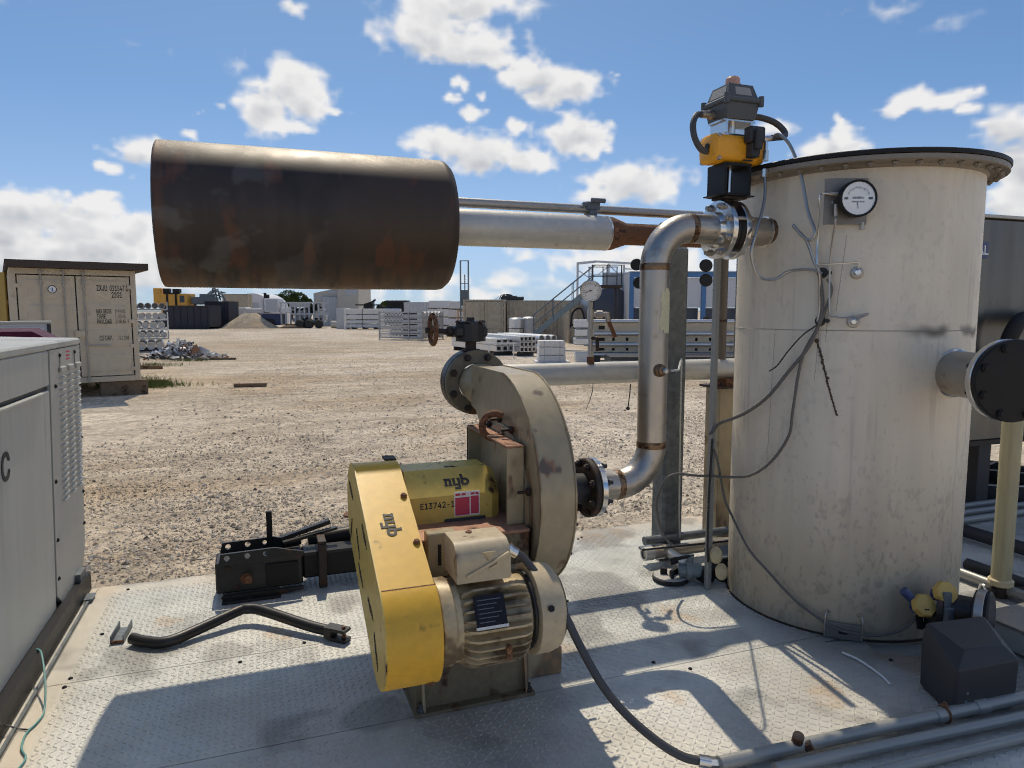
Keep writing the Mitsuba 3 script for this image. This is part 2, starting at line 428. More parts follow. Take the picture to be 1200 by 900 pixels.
mat('m_silencer', c_silencer, lambda p, n, uv: .40 + .25 * fbm(p.x * 8, p.z * 8, p.y * 8, 3), .25)


def c_gen(p, n, uv):
    s = fbm(p.y * 30, p.z * 2.0, 0, 4)
    a = fbm(p.y * 2.2, p.z * 1.6, 3, 3)
    c = mi.Color3f(.40, .40, .365) * (.86 + .2 * a + .1 * s)
    drip = smoothstep(.56, .74, fbm(p.y * 22 + 2, p.z * 1.1, 7, 4)) * smoothstep(.4, .62, fbm(p.y * 3 + 5, p.z * 1.8, 2, 3))
    return mix(c, (.30, .295, .27), drip * .6)


mat('m_gen', c_gen, .45)
mat('m_gen_panel', (.39, .385, .35), .45)
mat('m_white', (.74, .73, .70), .5)
mat('m_white_dirty', (.62, .61, .58), .55)
mat('m_dial', (.80, .79, .76), .5)
mat('m_print', (.02, .02, .022), .6)
mat('m_red', (.50, .04, .08), .5)
mat('m_orange_yellow', (.80, .36, .02), .42)
mat('m_amber', (.50, .28, .20), .3)
mat('m_blue_fit', (.05, .07, .16), .4)
mat('m_ivory', (.58, .38, .10), .5)
mat('m_sticker', rusty((.56, .53, .34), .6, .75, 30, (.36, .30, .17), 1, .15, .5), .6)
mat('m_copper_plate', rusty((.35, .19, .125), .5, .75, 10, (.15, .07, .04), 1, .4), .5, .3)
mat('m_wood', rusty((.16, .115, .075), .5, .7, 5, (.09, .06, .04), 1, .5), .85)
mat('m_container', rusty((.50, .43, .32), .66, .8, 2.5, (.30, .22, .14), 4, .16, .6), .55)
mat('m_container_far', rusty((.42, .36, .265), .6, .76, 1.4, (.22, .16, .10), 5, .3, .6), .6)
mat('m_container_yellow', (.50, .34, .09), .55)
mat('m_roof_dark', (.055, .042, .034), .8)
mat('m_lock', (.33, .31, .28), .5, .3)
mat('m_maroon', (.07, .010, .028), .6, specular=.2)
mat('m_alu', (.62, .63, .64), .36, .85)
mat('m_alu_dull', (.42, .425, .43), .5, .5)
mat('m_navy', (.020, .022, .034), .6)
mat('m_machine_grey', (.13, .15, .165), .55, .2)
mat('m_machine_yellow', (.62, .33, .05), .5)
mat('m_blue', (.07, .19, .40), .5)
mat('m_blue_grey', (.19, .23, .235), .5, .2)
mat('m_panel', (.60, .605, .61), .55)
mat('m_cladding', (.42, .44, .46), .55, .1)
mat('m_concrete', (.46, .43, .37), .8)
mat('m_big_tank', (.075, .085, .11), .45, .2)
mat('m_glass_dark', (.03, .035, .045), .1)
mat('m_bark', (.07, .05, .035), .9)
scene['m_leaf'] = {'type': 'twosided', 'nested': {'type': 'diffuse', 'reflectance': {'type': 'mesh_attribute', 'name': 'vertex_color'}}}
mat('m_grass', (.10, .13, .035), .8)
scene['m_pane'] = {'type': 'thindielectric'}
scene['m_sight'] = {'type': 'principled', 'base_color': {'type': 'rgb', 'value': [.86, .79, .52]}, 'roughness': .35, 'spec_trans': .62, 'eta': 1.2}
mat('m_teal', (.10, .28, .27), .5)
scene['m_ivory_tube'] = {'type': 'principledthin', 'base_color': {'type': 'rgb', 'value': [.66, .62, .46]}, 'roughness': .25, 'diff_trans': .8, 'spec_trans': .45}
mat('m_ivory_core', (.62, .50, .24), .5)
mat('m_ivory_pale', (.56, .46, .27), .5)
mat('m_box_tank', lambda p, n, uv: mi.Color3f(.15, .15, .145) * (.8 + .4 * fbm(p.x * 9, p.z * 1.2, p.y * 9, 3)), lambda p, n, uv: .28 + .2 * fbm(p.x * 14, p.z * .6, 0, 3), .95, lambda p, n, uv: fbm(p.x * 8, p.z * .8, 0, 3), .012)
mat('m_navy_blue', (.018, .03, .085), .5)
mat('m_housing_shaded', rusty((.165, .135, .085), .52, .70, 16, (.12, .05, .02), 3, .4), .55)  # darker copy of the housing paint, shade put into the colour, plus rust
mat('m_plate_grey', (.20, .19, .175), .45, .5)
mat('m_rim', (.25, .215, .175), .5, .4)
mat('m_name_plate', (.012, .014, .022), .65, specular=.2)
mat('m_slot', (.13, .13, .125), .6)
mat('m_box_grey', (.075, .08, .085), .5)
mat('m_dull_brown', (.15, .125, .10), .5, .3)
mat('m_conduit', (.30, .305, .29), .42, .3)
mat('m_scar', (.075, .05, .028), .7)

# ---------------------------------------------------------------- ground, gravel, deck
G = -0.72


def grid(x, y, z):
    nx, ny = len(x), len(y)
    xx, yy = np.meshgrid(x, y, indexing='ij')
    v = np.stack([xx, yy, z(xx, yy)], -1).reshape(-1, 3)
    i, j = np.meshgrid(np.arange(nx - 1), np.arange(ny - 1), indexing='ij')
    a = (i * ny + j).ravel(); b = a + ny
    return trimesh.Trimesh(v, np.vstack([np.stack([a, b, b + 1], 1), np.stack([a, b + 1, a + 1], 1)]), process=False)


gx = np.unique(np.concatenate([np.linspace(-900, -40, 9), np.linspace(-40, 60, 101), np.linspace(60, 900, 9)]))
gy = np.unique(np.concatenate([np.linspace(-300, -5, 6), np.linspace(-5, 90, 96), np.linspace(90, 1500, 10)]))


def ground_z(x, y):
    q = np.stack([x * .33, y * .33, x * 0], -1)
    near = np.clip((y - 3.7) / 1.5, 0, 1) * np.clip(1 - y / 70, 0, 1)
    return G + (meshkit.fbm(q, 3, 2) - .5) * .07 * near


struct('ground', grid(gx, gy, ground_z), 'm_ground', True, 'pale tan compacted gravel yard')


def stones(n, x0, x1, y0, y1, s0, s1, seed):
    r = np.random.default_rng(seed)
    y = y0 + (y1 - y0) * r.random(n) ** 1.7
    x = (x0 + (x1 - x0) * r.random(n)) * 1.0
    xs = x * (.45 + .55 * (y - y0) / (y1 - y0)) + y * .36 - 1.3
    keep = meshkit.fbm(np.stack([xs * .8, y * .5, y * 0], -1), 3, 5) > .42 - .32 * r.random(n)
    xs, y = xs[keep], y[keep]
    n = len(xs)
    s = s0 + (s1 - s0) * r.random(n) ** 3.2
    base = np.array([[1, 0, 0], [-1, 0, 0], [0, 1, 0], [0, -1, 0], [0, 0, 1], [0, 0, -.6]], float)
    fc = np.array([[0, 2, 4], [2, 1, 4], [1, 3, 4], [3, 0, 4], [2, 0, 5], [1, 2, 5], [3, 1, 5], [0, 3, 5]])
    v = base[None] * (.65 + .7 * r.random((n, 6, 1))) * np.stack([s, s * (.55 + .4 * r.random(n)), s * (.4 + .35 * r.random(n))], -1)[:, None]
    a = r.random(n) * 6.283
    ca, sa = np.cos(a)[:, None], np.sin(a)[:, None]
    vx = v[..., 0] * ca - v[..., 1] * sa; vy = v[..., 0] * sa + v[..., 1] * ca
    gz = ground_z(xs, y)
    v = np.stack([vx + xs[:, None], vy + y[:, None], v[..., 2] + gz[:, None] + (s * .18)[:, None]], -1)
    t = r.random((n, 1))
    col = np.array([.42, .355, .275]) * (1 - t) + np.array([.60, .55, .47]) * t
    col = col * (.62 + .62 * r.random((n, 1)))
    col[r.random(n) < .12] *= .38
    return trimesh.Trimesh(v.reshape(-1, 3), (fc[None] + 6 * np.arange(n)[:, None, None]).reshape(-1, 3), process=False), np.repeat(col, 6, 0)


m1, c1 = stones(120000, -5.5, 6.5, 3.65, 12.0, .004, .019, 11)
m2, c2 = stones(16000, -9, 11, 6.0, 30.0, .012, .036, 12)
key = struct('gravel', None, None, label='loose gravel stones strewn over the yard', kind='stuff')
scene[key] = mikit.ply(M(m1, m2), 'm_stone', smooth=False, color=np.vstack([c1, c2]))

# the trailer deck that everything stands on: three runs of tread plate in a flat steel frame
DX0, DX1 = -0.731, 6.5
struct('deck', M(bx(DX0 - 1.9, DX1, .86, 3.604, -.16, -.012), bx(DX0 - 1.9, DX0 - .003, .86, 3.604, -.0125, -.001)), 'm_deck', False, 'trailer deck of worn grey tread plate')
HOLE = Polygon([(2.02, 2.03), (2.19, 1.985), (2.13, 1.872), (2.39, 1.864), (2.56, 1.95), (2.56, 2.07)])


def treads(x0, x1, y0, y1, p=.0235):
    nx, ny = int((x1 - x0) / p), int((y1 - y0) / p)
    i, j = [a.ravel() for a in np.meshgrid(np.arange(nx), np.arange(ny), indexing='ij')]
    cx, cy = x0 + (i + .5) * p, y0 + (j + .5) * p
    ok = (np.hypot(cx - 2.432, cy - 2.382) > .47)
    ok &= ~((cx > 2.1) & (cx < 2.56) & (cy > 1.85) & (cy < 2.08))
    ok &= ~((cx > .43) & (cx < .85) & (cy > 2.05) & (cy < 2.7))
    i, j, cx, cy = i[ok], j[ok], cx[ok], cy[ok]
    a = np.where((i + j) % 2, math.pi / 4, -math.pi / 4)
    L, w, h = .0125, .0042, .0021
    base = np.array([[-L, 0, 0], [0, w, 0], [L, 0, 0], [0, -w, 0], [-L * .45, 0, h], [L * .45, 0, h]])
    f = np.array([[0, 3, 4], [0, 4, 1], [3, 2, 5], [2, 1, 5], [3, 5, 4], [1, 4, 5]])
    ca, sa = np.cos(a)[:, None], np.sin(a)[:, None]
    v = np.stack([base[:, 0] * ca - base[:, 1] * sa + cx[:, None], base[:, 0] * sa + base[:, 1] * ca + cy[:, None], np.broadcast_to(base[:, 2] - .0001, (len(cx), 6))], -1)
    return trimesh.Trimesh(v.reshape(-1, 3), (f[None] + 6 * np.arange(len(cx))[:, None, None]).reshape(-1, 3), process=False)


for y0, y1 in ((2.6855, 3.604), (2.0765, 2.6815), (.86, 2.0725)):
    poly = sbox(DX0, y0, DX1, y1)
    if y0 < 2.1 and y1 < 2.2: poly = poly.difference(HOLE)
    if y0 > 2.0 and y1 < 2.7: poly = poly.difference(HOLE)
    pm = ext(poly, .0115, (0, 0, -.0115), X, Y)
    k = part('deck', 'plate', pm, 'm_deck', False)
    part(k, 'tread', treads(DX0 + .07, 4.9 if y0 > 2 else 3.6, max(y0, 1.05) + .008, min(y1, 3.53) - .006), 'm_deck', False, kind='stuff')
for x, y in ((-.60, 3.53), (-.15, 3.53), (1.63, 3.50), (1.69, 3.49), (1.66, 3.47), (-.62, 3.06), (-.655, 2.715), (-.66, 2.655), (.13, 2.71), (-.1, 2.635), (1.32, 2.115), (1.42, 2.03), (1.25, 2.72), (2.15, 1.83), (1.05, 2.65), (3.0, 3.4)):
    part('deck', 'screw', lathe([(.0075, 0), (.0075, .0035), (.005, .0055)], (x, y, 0), Z, 8), 'm_black')

# ---------------------------------------------------------------- generator enclosure on the left of the deck
gen = thing('generator', 'pale grey generator enclosure with louvred end panel along the left side of the deck', 'generator')


def G_(m):
    return rot_about(m, 1.75, Y, (-.797, 0, .06))


GX = -.797
prof = [(-2.6, .085), (GX - .02, .085), (GX, .17), (GX, 1.125), (GX - .012, 1.143), (-2.6, 1.155)]


def gen_slab(y0, y1, inset=0.0):
    return ext([(x - inset, z) for x, z in prof], y1 - y0, (0, y1, 0), X, Z)


part(gen, 'frame', G_(M(gen_slab(.6, 3.672, .012))), 'm_dark_grey', False)
# side panels, each proud of the frame with a dark joint between
part(gen, 'roof', G_(bx(-2.62, GX + .004, .58, 3.682, 1.128, 1.158, .008)), 'm_gen', False)
part(gen, 'door', G_(bx(GX - .02, GX, .7, 3.168, .085, .972, .004)), 'm_gen', False)
part(gen, 'upper_panel', G_(bx(GX - .02, GX, .7, 3.168, .990, 1.126, .004)), 'm_gen', False)
part(gen, 'drip_rail', G_(bx(GX - .005, GX + .012, .7, 3.06, .962, .975, .003)), 'm_gen', False)
lp = part(gen, 'louvre_panel', G_(ext([(3.180, .135), (3.180, 1.126), (3.676, 1.126), (3.676, .21), (3.62, .085), (3.25, .085)], .02, (GX - .018, 0, 0), Y, Z)), 'm_gen_panel', False)
for ci, yc in enumerate((3.345, 3.475, 3.605)):
    part(lp, 'louvre_cap', G_(bx(GX, GX + .014, yc - .042, yc + .042, 1.030, 1.052, .005)), 'm_gen_panel', False)
    part(lp, 'louvre_recess', G_(bx(GX - .001, GX + .0008, yc - .039, yc + .039, .492, 1.03)), 'm_slot', False)
    for k in range(21):
        z = 1.016 - k * .0255
        yA, yB = yc - .041, yc + .041
        top = [(GX - .001, yA, z - .004), (GX - .001, yB, z - .004), (GX + .013, yA + .004, z - .009), (GX + .013, yB - .004, z - .009), (GX + .0125, yA + .004, z - .012), (GX + .0125, yB - .004, z - .012), (GX - .001, yA, z - .008), (GX - .001, yB, z - .008)]
        part(lp, 'louvre', G_(hull(top)), 'm_gen_panel', False)
for y, z in ((3.245, .98), (3.32, 1.10), (3.57, 1.10), (3.205, .60), (3.205, .36), (3.205, .2), (3.66, .95), (3.66, .7), (3.66, .45), (3.66, .3)):
    part(gen, 'screw', G_(lathe([(.009, 0), (.009, .004), (.005, .008)], (GX + .001, y, z), X, 8)), 'm_black')
for y in (3.31, 3.555):
    part(gen, 'cable_lanyard', G_(tube([(GX + .004, y + .01, 1.095), (GX + .006, y, 1.06), (GX + .004, y - .012, 1.035)], .0018, 5)), 'm_cable')
lb = part(gen, 'label', G_(bx(GX, GX + .0015, 3.42, 3.50, 1.066, 1.118)), 'm_white', False, 'small white warning label with red print')
for z in (1.108, 1.092, 1.078): part(lb, 'print', G_(bx(GX + .001, GX + .0022, 3.428, 3.49, z - .004, z + .004)), 'm_red', False)
part(gen, 'letter', G_(text('C', .088, (GX + .0005, 2.632, .782), Y, Z, .002)), 'm_print', False, 'black letter cut off by the picture edge')
sk = part(gen, 'skid_rail', bx(-.860, -.760, .7, 3.60, .003, .085), 'm_black', False, 'black steel base rail')
part(gen, 'deck_angle', M(bx(-.745, -.735, .7, 3.44, .0005, .012), bx(-.757, -.722, 3.42, 3.50, .012, .017)), 'm_galv', False)
part(gen, 'foot', M(bx(-.84, -.77, 3.46, 3.56, .085, .12), cyl((-.79, 3.53, .003), (-.79, 3.53, .09), .016, 10)), 'm_galv', 30)

# ---------------------------------------------------------------- loose things on the left of the deck
rod = thing('bent_bar', 'black cranked steel bar lying on the deck before the hitch, clevis at its right end', 'bar')
part(rod, 'shaft', tube([(-.493, 2.925, .025), (-.44, 2.880, .024), (-.36, 2.850, .024), (-.25, 2.905, .035), (-.115, 2.972, .056), (-.078, 2.975, .060), (-.02, 2.945, .057), (.147, 2.783, .038), (.225, 2.715, .032)], .0215, 14), 'm_black_rust')
ax = np.array([.082, -.072, -.004]); ax /= np.linalg.norm(ax)
e = np.array([.225, 2.715, .032])
part(rod, 'clevis', M(bar(e - ax * .01, e + ax * .022, .046, .046), bar(e + ax * .02 + (0, 0, .018), e + ax * .085 + (0, 0, .018), .045, .012), bar(e + ax * .02 - (0, 0, .020), e + ax * .085 - (0, 0, .020), .045, .012)), 'm_black_rust', 25)
part(rod, 'pin', cyl(e + ax * .068 - (0, 0, .03), e + ax * .068 + (0, 0, .032), .008, 10), 'm_rust')

br = thing('channel_clip', 'small galvanized channel clip on the deck left of the bent bar', 'bracket')
cm = M(bx(-.024, .024, -.072, .072, 0, .004), bx(-.024, -.020, -.072, .072, .004, .032), bx(.020, .024, -.072, .072, .004, .032))
part(br, 'channel', at(cm, trimesh.transformations.translation_matrix((-.545, 3.02, .001)) @ trimesh.transformations.rotation_matrix(-.06, Z)), 'm_galv', False)
part(br, 'end_tab', at(M(bx(-.022, .022, -.076, -.070, .004, .014)), trimesh.transformations.translation_matrix((-.545, 3.02, .001)) @ trimesh.transformations.rotation_matrix(-.06, Z)), 'm_rust', False)

solo('wire', tube([(-.775, 2.81, .085), (-.74, 2.73, .10), (-.70, 2.60, .055), (-.682, 2.50, .008), (-.685, 2.44, .006), (-.70, 2.38, .006), (-.69, 2.30, .006), (-.665, 2.24, .006), (-.68, 2.15, .006), (-.70, 2.0, .006)], .0032, 6), 'm_teal', 'thin teal wire trailing from the generator base over the deck', 'wire')
solo('wire', tube([(-.70, 2.405, .005), (-.73, 2.42, .006), (-.76, 2.41, .03)], .0025, 6), 'm_cable', 'short grey wire end lying across the teal wire', 'wire')

# black coupler / jack frame lying behind the bar
jk = thing('hitch_frame', 'black drop-leg hitch frame lying along the far edge of the deck', 'hitch')
part(jk, 'box_beam', M(bx(-.21, .160, 3.25, 3.41, .030, .168, .006)), 'm_black_rust', False)
part(jk, 'tongue_tube', bx(.160, 1.10, 3.27, 3.40, .045, .165, .01), 'm_black', False)


def cheek(pts, holes, yy):
    q = Polygon(pts)
    for x, z, r in holes: q = q.difference(Point(x, z).buffer(r))
    return ext(q, .012, (0, yy, 0), X, Z)


up_pts = [(-.195, .168), (-.185, .214), (.04, .220), (.165, .188), (.165, .168)]
up_holes = [(-.16, .194, .0125), (-.075, .196, .0125), (.0, .197, .010)]
for yy in (3.248, 3.412):
    part(jk, 'upper_cheek', cheek(up_pts, up_holes, yy), 'm_black_rust', False)
part(jk, 'lower_cheek', cheek([(-.175, .002), (-.19, .02), (-.18, .030), (.16, .030), (.16, .015), (.04, .002)], [(-.155, .016, .009), (-.07, .016, .009)], 3.236), 'm_black_rust', False)
part(jk, 'foot_plate', bx(-.185, .06, 3.19, 3.40, .001, .012, .002), 'm_black_rust', False)
part(jk, 'clamp_strap', bx(.230, .268, 3.236, 3.262, .004, .212, .004), 'm_dark_rust', False)
part(jk, 'clamp_top', bx(.230, .268, 3.236, 3.42, .212, .224, .004), 'm_dark_rust', False)
part(jk, 'handle_post', bx(.010, .036, 3.39, 3.416, .168, .345, .003), 'm_black', False)
part(jk, 'brace', bar((.07, 3.38, .212), (.30, 3.40, .268), .03, .02), 'm_black_rust', False)
part(jk, 'brace', bar((.08, 3.34, .205), (.33, 3.38, .240), .03, .012), 'm_black_rust', False)
part(jk, 'rear_tube', cyl((.20, 3.48, .15), (1.1, 3.48, .21), .045, 16), 'm_black')
part(jk, 'pivot_pin', M(cyl((-.085, 3.25, .090), (-.07, 3.20, .095), .014, 12), cyl((-.085, 3.248, .090), (-.082, 3.238, .091), .024, 12)), 'm_rust')
part(jk, 'wear_plate', bx(.00, .14, 3.242, 3.250, .045, .145, .003), 'm_black', False)
for x, z in ((-.16, .145), (-.12, .055), (.02, .10)): part(jk, 'rivet', lathe([(.011, 0), (.009, .005), (0, .007)], (x, 3.25, z), -Y, 10), 'm_dark_rust')
part(jk, 'rusty_cap', lathe([(.020, 0), (.020, .045), (.050, .05), (.050, .058)], (.42, 3.44, .225), Z, 16), 'm_rust')

# ---------------------------------------------------------------- pressure blower
SY, SZ = 2.382, 0.603                       # shaft
MY, MZ = 1.92, .375                         # motor shaft
bl = thing('blower', 'tan and rusty centrifugal pressure blower with yellow belt guard in the middle of the deck', 'blower')
HX0, HX1 = .832, .962
th = np.radians(np.linspace(20, -270, 80))
t_ = np.linspace(0, 1, 80)
rad = .275 + .175 * t_ ** 2
scroll = [(SY + r * math.cos(a), SZ + r * math.sin(a)) for r, a in zip(rad, th)]
scroll += [(2.70, 1.053), (2.78, 1.050), (2.78, .890), (2.72, .880), (2.672, .835), (2.648, .76)]


def spoly(b=0.0):
    return Polygon(scroll).buffer(-b) if b else Polygon(scroll)


hm = ext(spoly(.0), HX1 - HX0 - .012, (HX0 + .006, 0, 0), Y, Z)
cheeks = [ext(spoly().buffer(.004), .005, (x, 0, 0), Y, Z) for x in (HX0 + .001, HX1 - .006)]
hs = part(bl, 'housing', M(hm, cheeks), 'm_housing', 28)
FC = np.array([.887, 2.872, .972])          # discharge flange
lo_ = [(x, 2.775, z) for x in (HX0 + .004, HX1 - .004) for z in (.893, 1.049)]
part(bl, 'outlet_cone', hull(lo_ + [FC + (.084 * math.cos(a), -.012, .084 * math.sin(a)) for a in np.linspace(0, 6.283, 33)]), 'm_housing', 40)
dp = part(bl, 'drive_plate', lathe([(.0, 0), (.262, 0), (.268, .003), (.268, .009)], (HX0 - .009, SY, SZ), X, 72), 'm_housing', 30)
for k in range(14):
    a = 2 * math.pi * (k + .35) / 14
    p = np.array([HX0 - .002, SY + .283 * math.cos(a), SZ + .283 * math.sin(a)])
    part(dp, 'stud', M(lathe([(.012, 0), (.014, .003), (.014, .011), (.010, .013)], p, -X, 6), cyl(p, p - X * .042, .0055, 8)), 'm_dark_rust', 25)
part(dp, 'lifting_hook', torus((HX0 - .040, 2.36, .868), (-.3, -1, 0), .045, .0125, 26, 10, .9, 5.6), 'm_rust', 40, 'rusty C-shaped lifting hook')
df = part(bl, 'discharge_flange', lathe([(.085, 0), (.137, 0), (.140, .003), (.140, .020), (.085, .020)], FC - (0, .0, 0), Y, 64, caps=False), 'm_housing_shaded', 28)
for k in range(8):
    a = 2 * math.pi * (k + .5) / 8
    part(df, 'bolt', hexbolt(FC + (.117 * math.cos(a), -.001, .117 * math.sin(a)), -Y, .0165, .013, .010, .012), 'm_dark_rust', 25)
ip = part(bl, 'inlet_plate', lathe([(0, 0), (.262, 0), (.268, .003), (.268, .009)], (HX1, SY, SZ), X, 64), 'm_housing', 30)
for k in range(14):
    a = 2 * math.pi * (k + .35) / 14
    p = np.array([HX1 - .001, SY + .285 * math.cos(a), SZ + .285 * math.sin(a)])
    part(ip, 'stud', M(lathe([(.012, 0), (.014, .003), (.014, .011), (.010, .013)], p, X, 6), cyl(p, p + X * .042, .0055, 8)), 'm_dark_rust', 25)
part(bl, 'inlet_stub', cyl((HX1, SY, SZ), (1.168, SY, SZ), .058, 32), 'm_dark_grey')
inf = part(bl, 'inlet_flange', lathe([(.058, 0), (.108, 0), (.1135, .004), (.1135, .022), (.058, .022)], (1.160, SY, SZ), X, 56, caps=False), 'm_dark_rust', 28)
for k in range(8):
    a = 2 * math.pi * (k + .5) / 8
    part(inf, 'bolt', hexbolt((1.159, SY + .095 * math.cos(a), SZ + .095 * math.sin(a)), -X, .0145, .011, .009, .008), 'm_dark_rust', 25)

# pedestal: bent plate base, open channel stand against the housing
ped = part(bl, 'pedestal', M(bx(.435, .82, 2.092, 2.104, .012, .555), bx(.435, .447, 2.10, 2.66, .012, .555), bx(.808, .82, 2.10, 2.66, .012, .555), bx(.435, .82, 2.64, 2.655, .012, .555), bx(.425, .832, 2.06, 2.67, .0015, .013)), 'm_housing_shaded', False)
part(ped, 'top_plate', bx(.44, .822, 2.085, 2.66, .556, .568, .003), 'm_copper_plate', False, 'rust coloured steel top plate')
part(ped, 'anchor_bolt', hexbolt((.448, 2.073, .013), Z, .014, .012, .009, .015), 'm_galv', 25)
part(ped, 'anchor_bolt', hexbolt((.812, 2.073, .013), Z, .014, .012, .009, .015), 'm_dark_rust', 25)
for x in (.452, .80):
    part(ped, 'gusset', ext([(2.092, .015), (2.062, .015), (2.092, .20)], .008, (x, 0, 0), Y, Z), 'm_housing', False)
st = part(bl, 'stand', M(bx(.812, .820, 2.14, 2.60, .57, .828), bx(.762, .812, 2.14, 2.148, .57, .828), bx(.762, .812, 2.592, 2.60, .57, .828)), 'm_housing', False)
part(st, 'top_flange', bx(.760, .822, 2.138, 2.602, .828, .836, .002), 'm_rust_flat', False, 'rusty upper edge of the stand')
part(st, 'far_flange', bx(.760, .812, 2.600, 2.606, .57, .828), 'm_dark_rust', False)
part(bl, 'base_frame', M(bx(.82, .975, 2.16, 2.62, .0015, .10, .004), bx(.83, .965, 2.25, 2.50, .10, .32, .01)), 'm_housing', False)



def slab_nyb(o, u, v, w, h=.034):
    """The letters n y b in a heavy slab serif, w wide overall."""
    R = lambda x0, y0, x1, y1: sbox(x0, y0, x1, y1)
    n_ = R(.08, 0, .34, 1).union(R(.0, .80, .34, 1)).union(R(.0, 0, .42, .18)).union(R(.56, 0, .82, .86)).union(R(.48, 0, .90, .18)).union(R(.30, .70, .74, 1.0))
    y_ = R(1.0, .1, 1.26, 1).union(R(1.0, .0, 1.84, .26)).union(R(1.58, -.45, 1.84, 1)).union(R(1.12, -.48, 1.84, -.24)).union(R(.94, .86, 1.32, 1)).union(R(1.50, .86, 1.88, 1))
    b_ = R(1.98, 0, 2.24, 1.5).union(R(1.92, 1.36, 2.2, 1.5)).union(Point(2.40, .48).buffer(.50).difference(Point(2.40, .48).buffer(.23)))
    g = n_.union(y_).union(b_)
    k = w / 2.86
    from shapely import affinity
    g = affinity.affine_transform(g, [k, 0, 0, h / 1.5, -w / 2, -h * .33])
    return M([ext(q, .0016, o, u, v) for q in getattr(g, 'geoms', [g])])


# octagonal shaft guard
ap, s = .132, .055
octo = [(SY - ap, SZ - .085), (SY - ap, SZ + s), (SY - s, SZ + ap), (SY + s, SZ + ap), (SY + ap, SZ + s), (SY + ap, SZ - .085)]
sg = part(bl, 'shaft_guard', ext(octo, .745 - .452, (.452, 0, 0), Y, Z), 'm_yellow_faded', False)
oin = [(SY + (y - SY) * .86, SZ + (z - SZ) * .86) for y, z in octo]
v = [(.745, y, z) for y, z in octo] + [(.775, y, z) for y, z in oin]
part(sg, 'end_cap', hull(v), 'm_yellow_faded', False)
part(sg, 'lid_strip', bx(.70, .706, SY - ap - .002, SY - ap + .0005, SZ - .02, SZ + .05), 'm_yellow_faded', False)
n1 = np.array([0, -math.sin(math.pi / 4), math.cos(math.pi / 4)]); u1 = np.array([0, math.cos(math.pi / 4), math.sin(math.pi / 4)])
mid = np.array([.628, (SY - ap + SY - s) / 2, (SZ + s + SZ + ap) / 2])
part(sg, 'lettering', slab_nyb(mid + n1 * .0003 - u1 * .004, X, u1, .088, .044), 'm_print', False, 'black maker lettering nyb')
fy = SY - ap
part(sg, 'stencil_number', text('E13742-1', .020, (.552, fy + .0003, .628), X, Z, .0013, True, width=.118), 'm_print', False, 'hand stencilled number E13742-1')
wl = part(sg, 'warning_label', bx(.610, .700, fy - .0012, fy + .0003, .583, .668), 'm_white', False, 'white label with two red text panels')
part(wl, 'panel', bx(.613, .664, fy - .002, fy - .001, .586, .648), 'm_red', False)
part(wl, 'panel', bx(.668, .697, fy - .002, fy - .001, .588, .650), 'm_red', False)
for xa, xb in ((.614, .632), (.636, .650), (.668, .682), (.685, .696)): part(wl, 'print', bx(xa, xb, fy - .002, fy - .001, .6545, .662), 'm_red', False)
part(bl, 'nameplate', bx(.575, .72, fy - .006, fy - .001, .545, .578, .001), 'm_dark_grey', False, 'dark riveted name plate')
for x in (.595, .628, .66, .695): part(sg, 'rivet', lathe([(.007, 0), (.006, .003)], (x, fy - .006, .561), -Y, 8), 'm_dark_rust')
ch = np.array([.628, SY - s + .03, SZ + ap])
part(sg, 'paint_chip', ext(Polygon([(0, 0), (.02, .006), (.03, -.004), (.05, .004), (.034, .014), (.04, .026), (.02, .018), (.004, .028), (.008, .012)]), .0008, ch - (.03, .02, 0), X, Y), 'm_dark_rust', False)
part(bl, 'bearing_block', M(bx(.50, .60, 2.30, 2.47, .569, .66, .01), bx(.66, .74, 2.30, 2.47, .569, .66, .01)), 'm_black_rust', False)

# belt guard: a stadium from motor shaft to fan shaft
GX0, GX1, GR = .292, .442, .158
d = np.array([SY - MY, SZ - MZ]); L = np.hypot(*d); d /= L
nrm = np.array([-d[1], d[0]])
pa, pb = np.array([MY, MZ]), np.array([SY, SZ])
a0 = math.atan2(nrm[1], nrm[0])
low = [pa + GR * np.array([math.cos(a), math.sin(a)]) for a in np.linspace(a0, a0 + math.pi, 34)]
topc = [pb + GR * np.array([math.cos(a), math.sin(a)]) for a in np.linspace(a0 - math.pi, a0, 34)]
bg = part(bl, 'belt_guard', ext(topc[:-1] + low[:1] + low[1:] + topc[:1], GX1 - GX0, (GX0, 0, 0), Y, Z), 'm_yellow', 25, 'golden yellow belt guard')
side = Polygon(low + topc).buffer(.0025)
part(bg, 'side_plate', ext(side, .004, (GX0 - .0035, 0, 0), Y, Z), 'm_yellow_faded', 25)
# lower cover overlaps the upper one at the crease
lowc = [pa + (GR + .0025) * np.array([math.cos(a), math.sin(a)]) for a in np.linspace(a0, a0 + math.pi, 34)]
ring = Polygon(lowc).difference(Polygon([pa + (GR - .002) * np.array([math.cos(a), math.sin(a)]) for a in np.linspace(a0 - .02, a0 + math.pi + .02, 34)]))
part(bg, 'lower_cover', ext(ring, GX1 - GX0 + .003, (GX0 + .0005, 0, 0), Y, Z), 'm_yellow', 25)
u3, n3 = np.array([0, d[0], d[1]]), np.array([0, nrm[0], nrm[1]])
edge = pa + nrm * (GR + .0005)
c0 = np.array([0, edge[0], edge[1]])
part(bg, 'crease_rust', M(bar(c0 + X * (GX0 + .002), c0 + X * (GX1 + .002), .004, .005, n3)), 'm_rust', False)
pl = pa + nrm * GR + d * L * .50
part(bg, 'lettering', slab_nyb((.362, pl[0], pl[1]) + n3 * .0003, -u3, X, .098, .046), 'm_print', False, 'black maker lettering nyb set sideways')
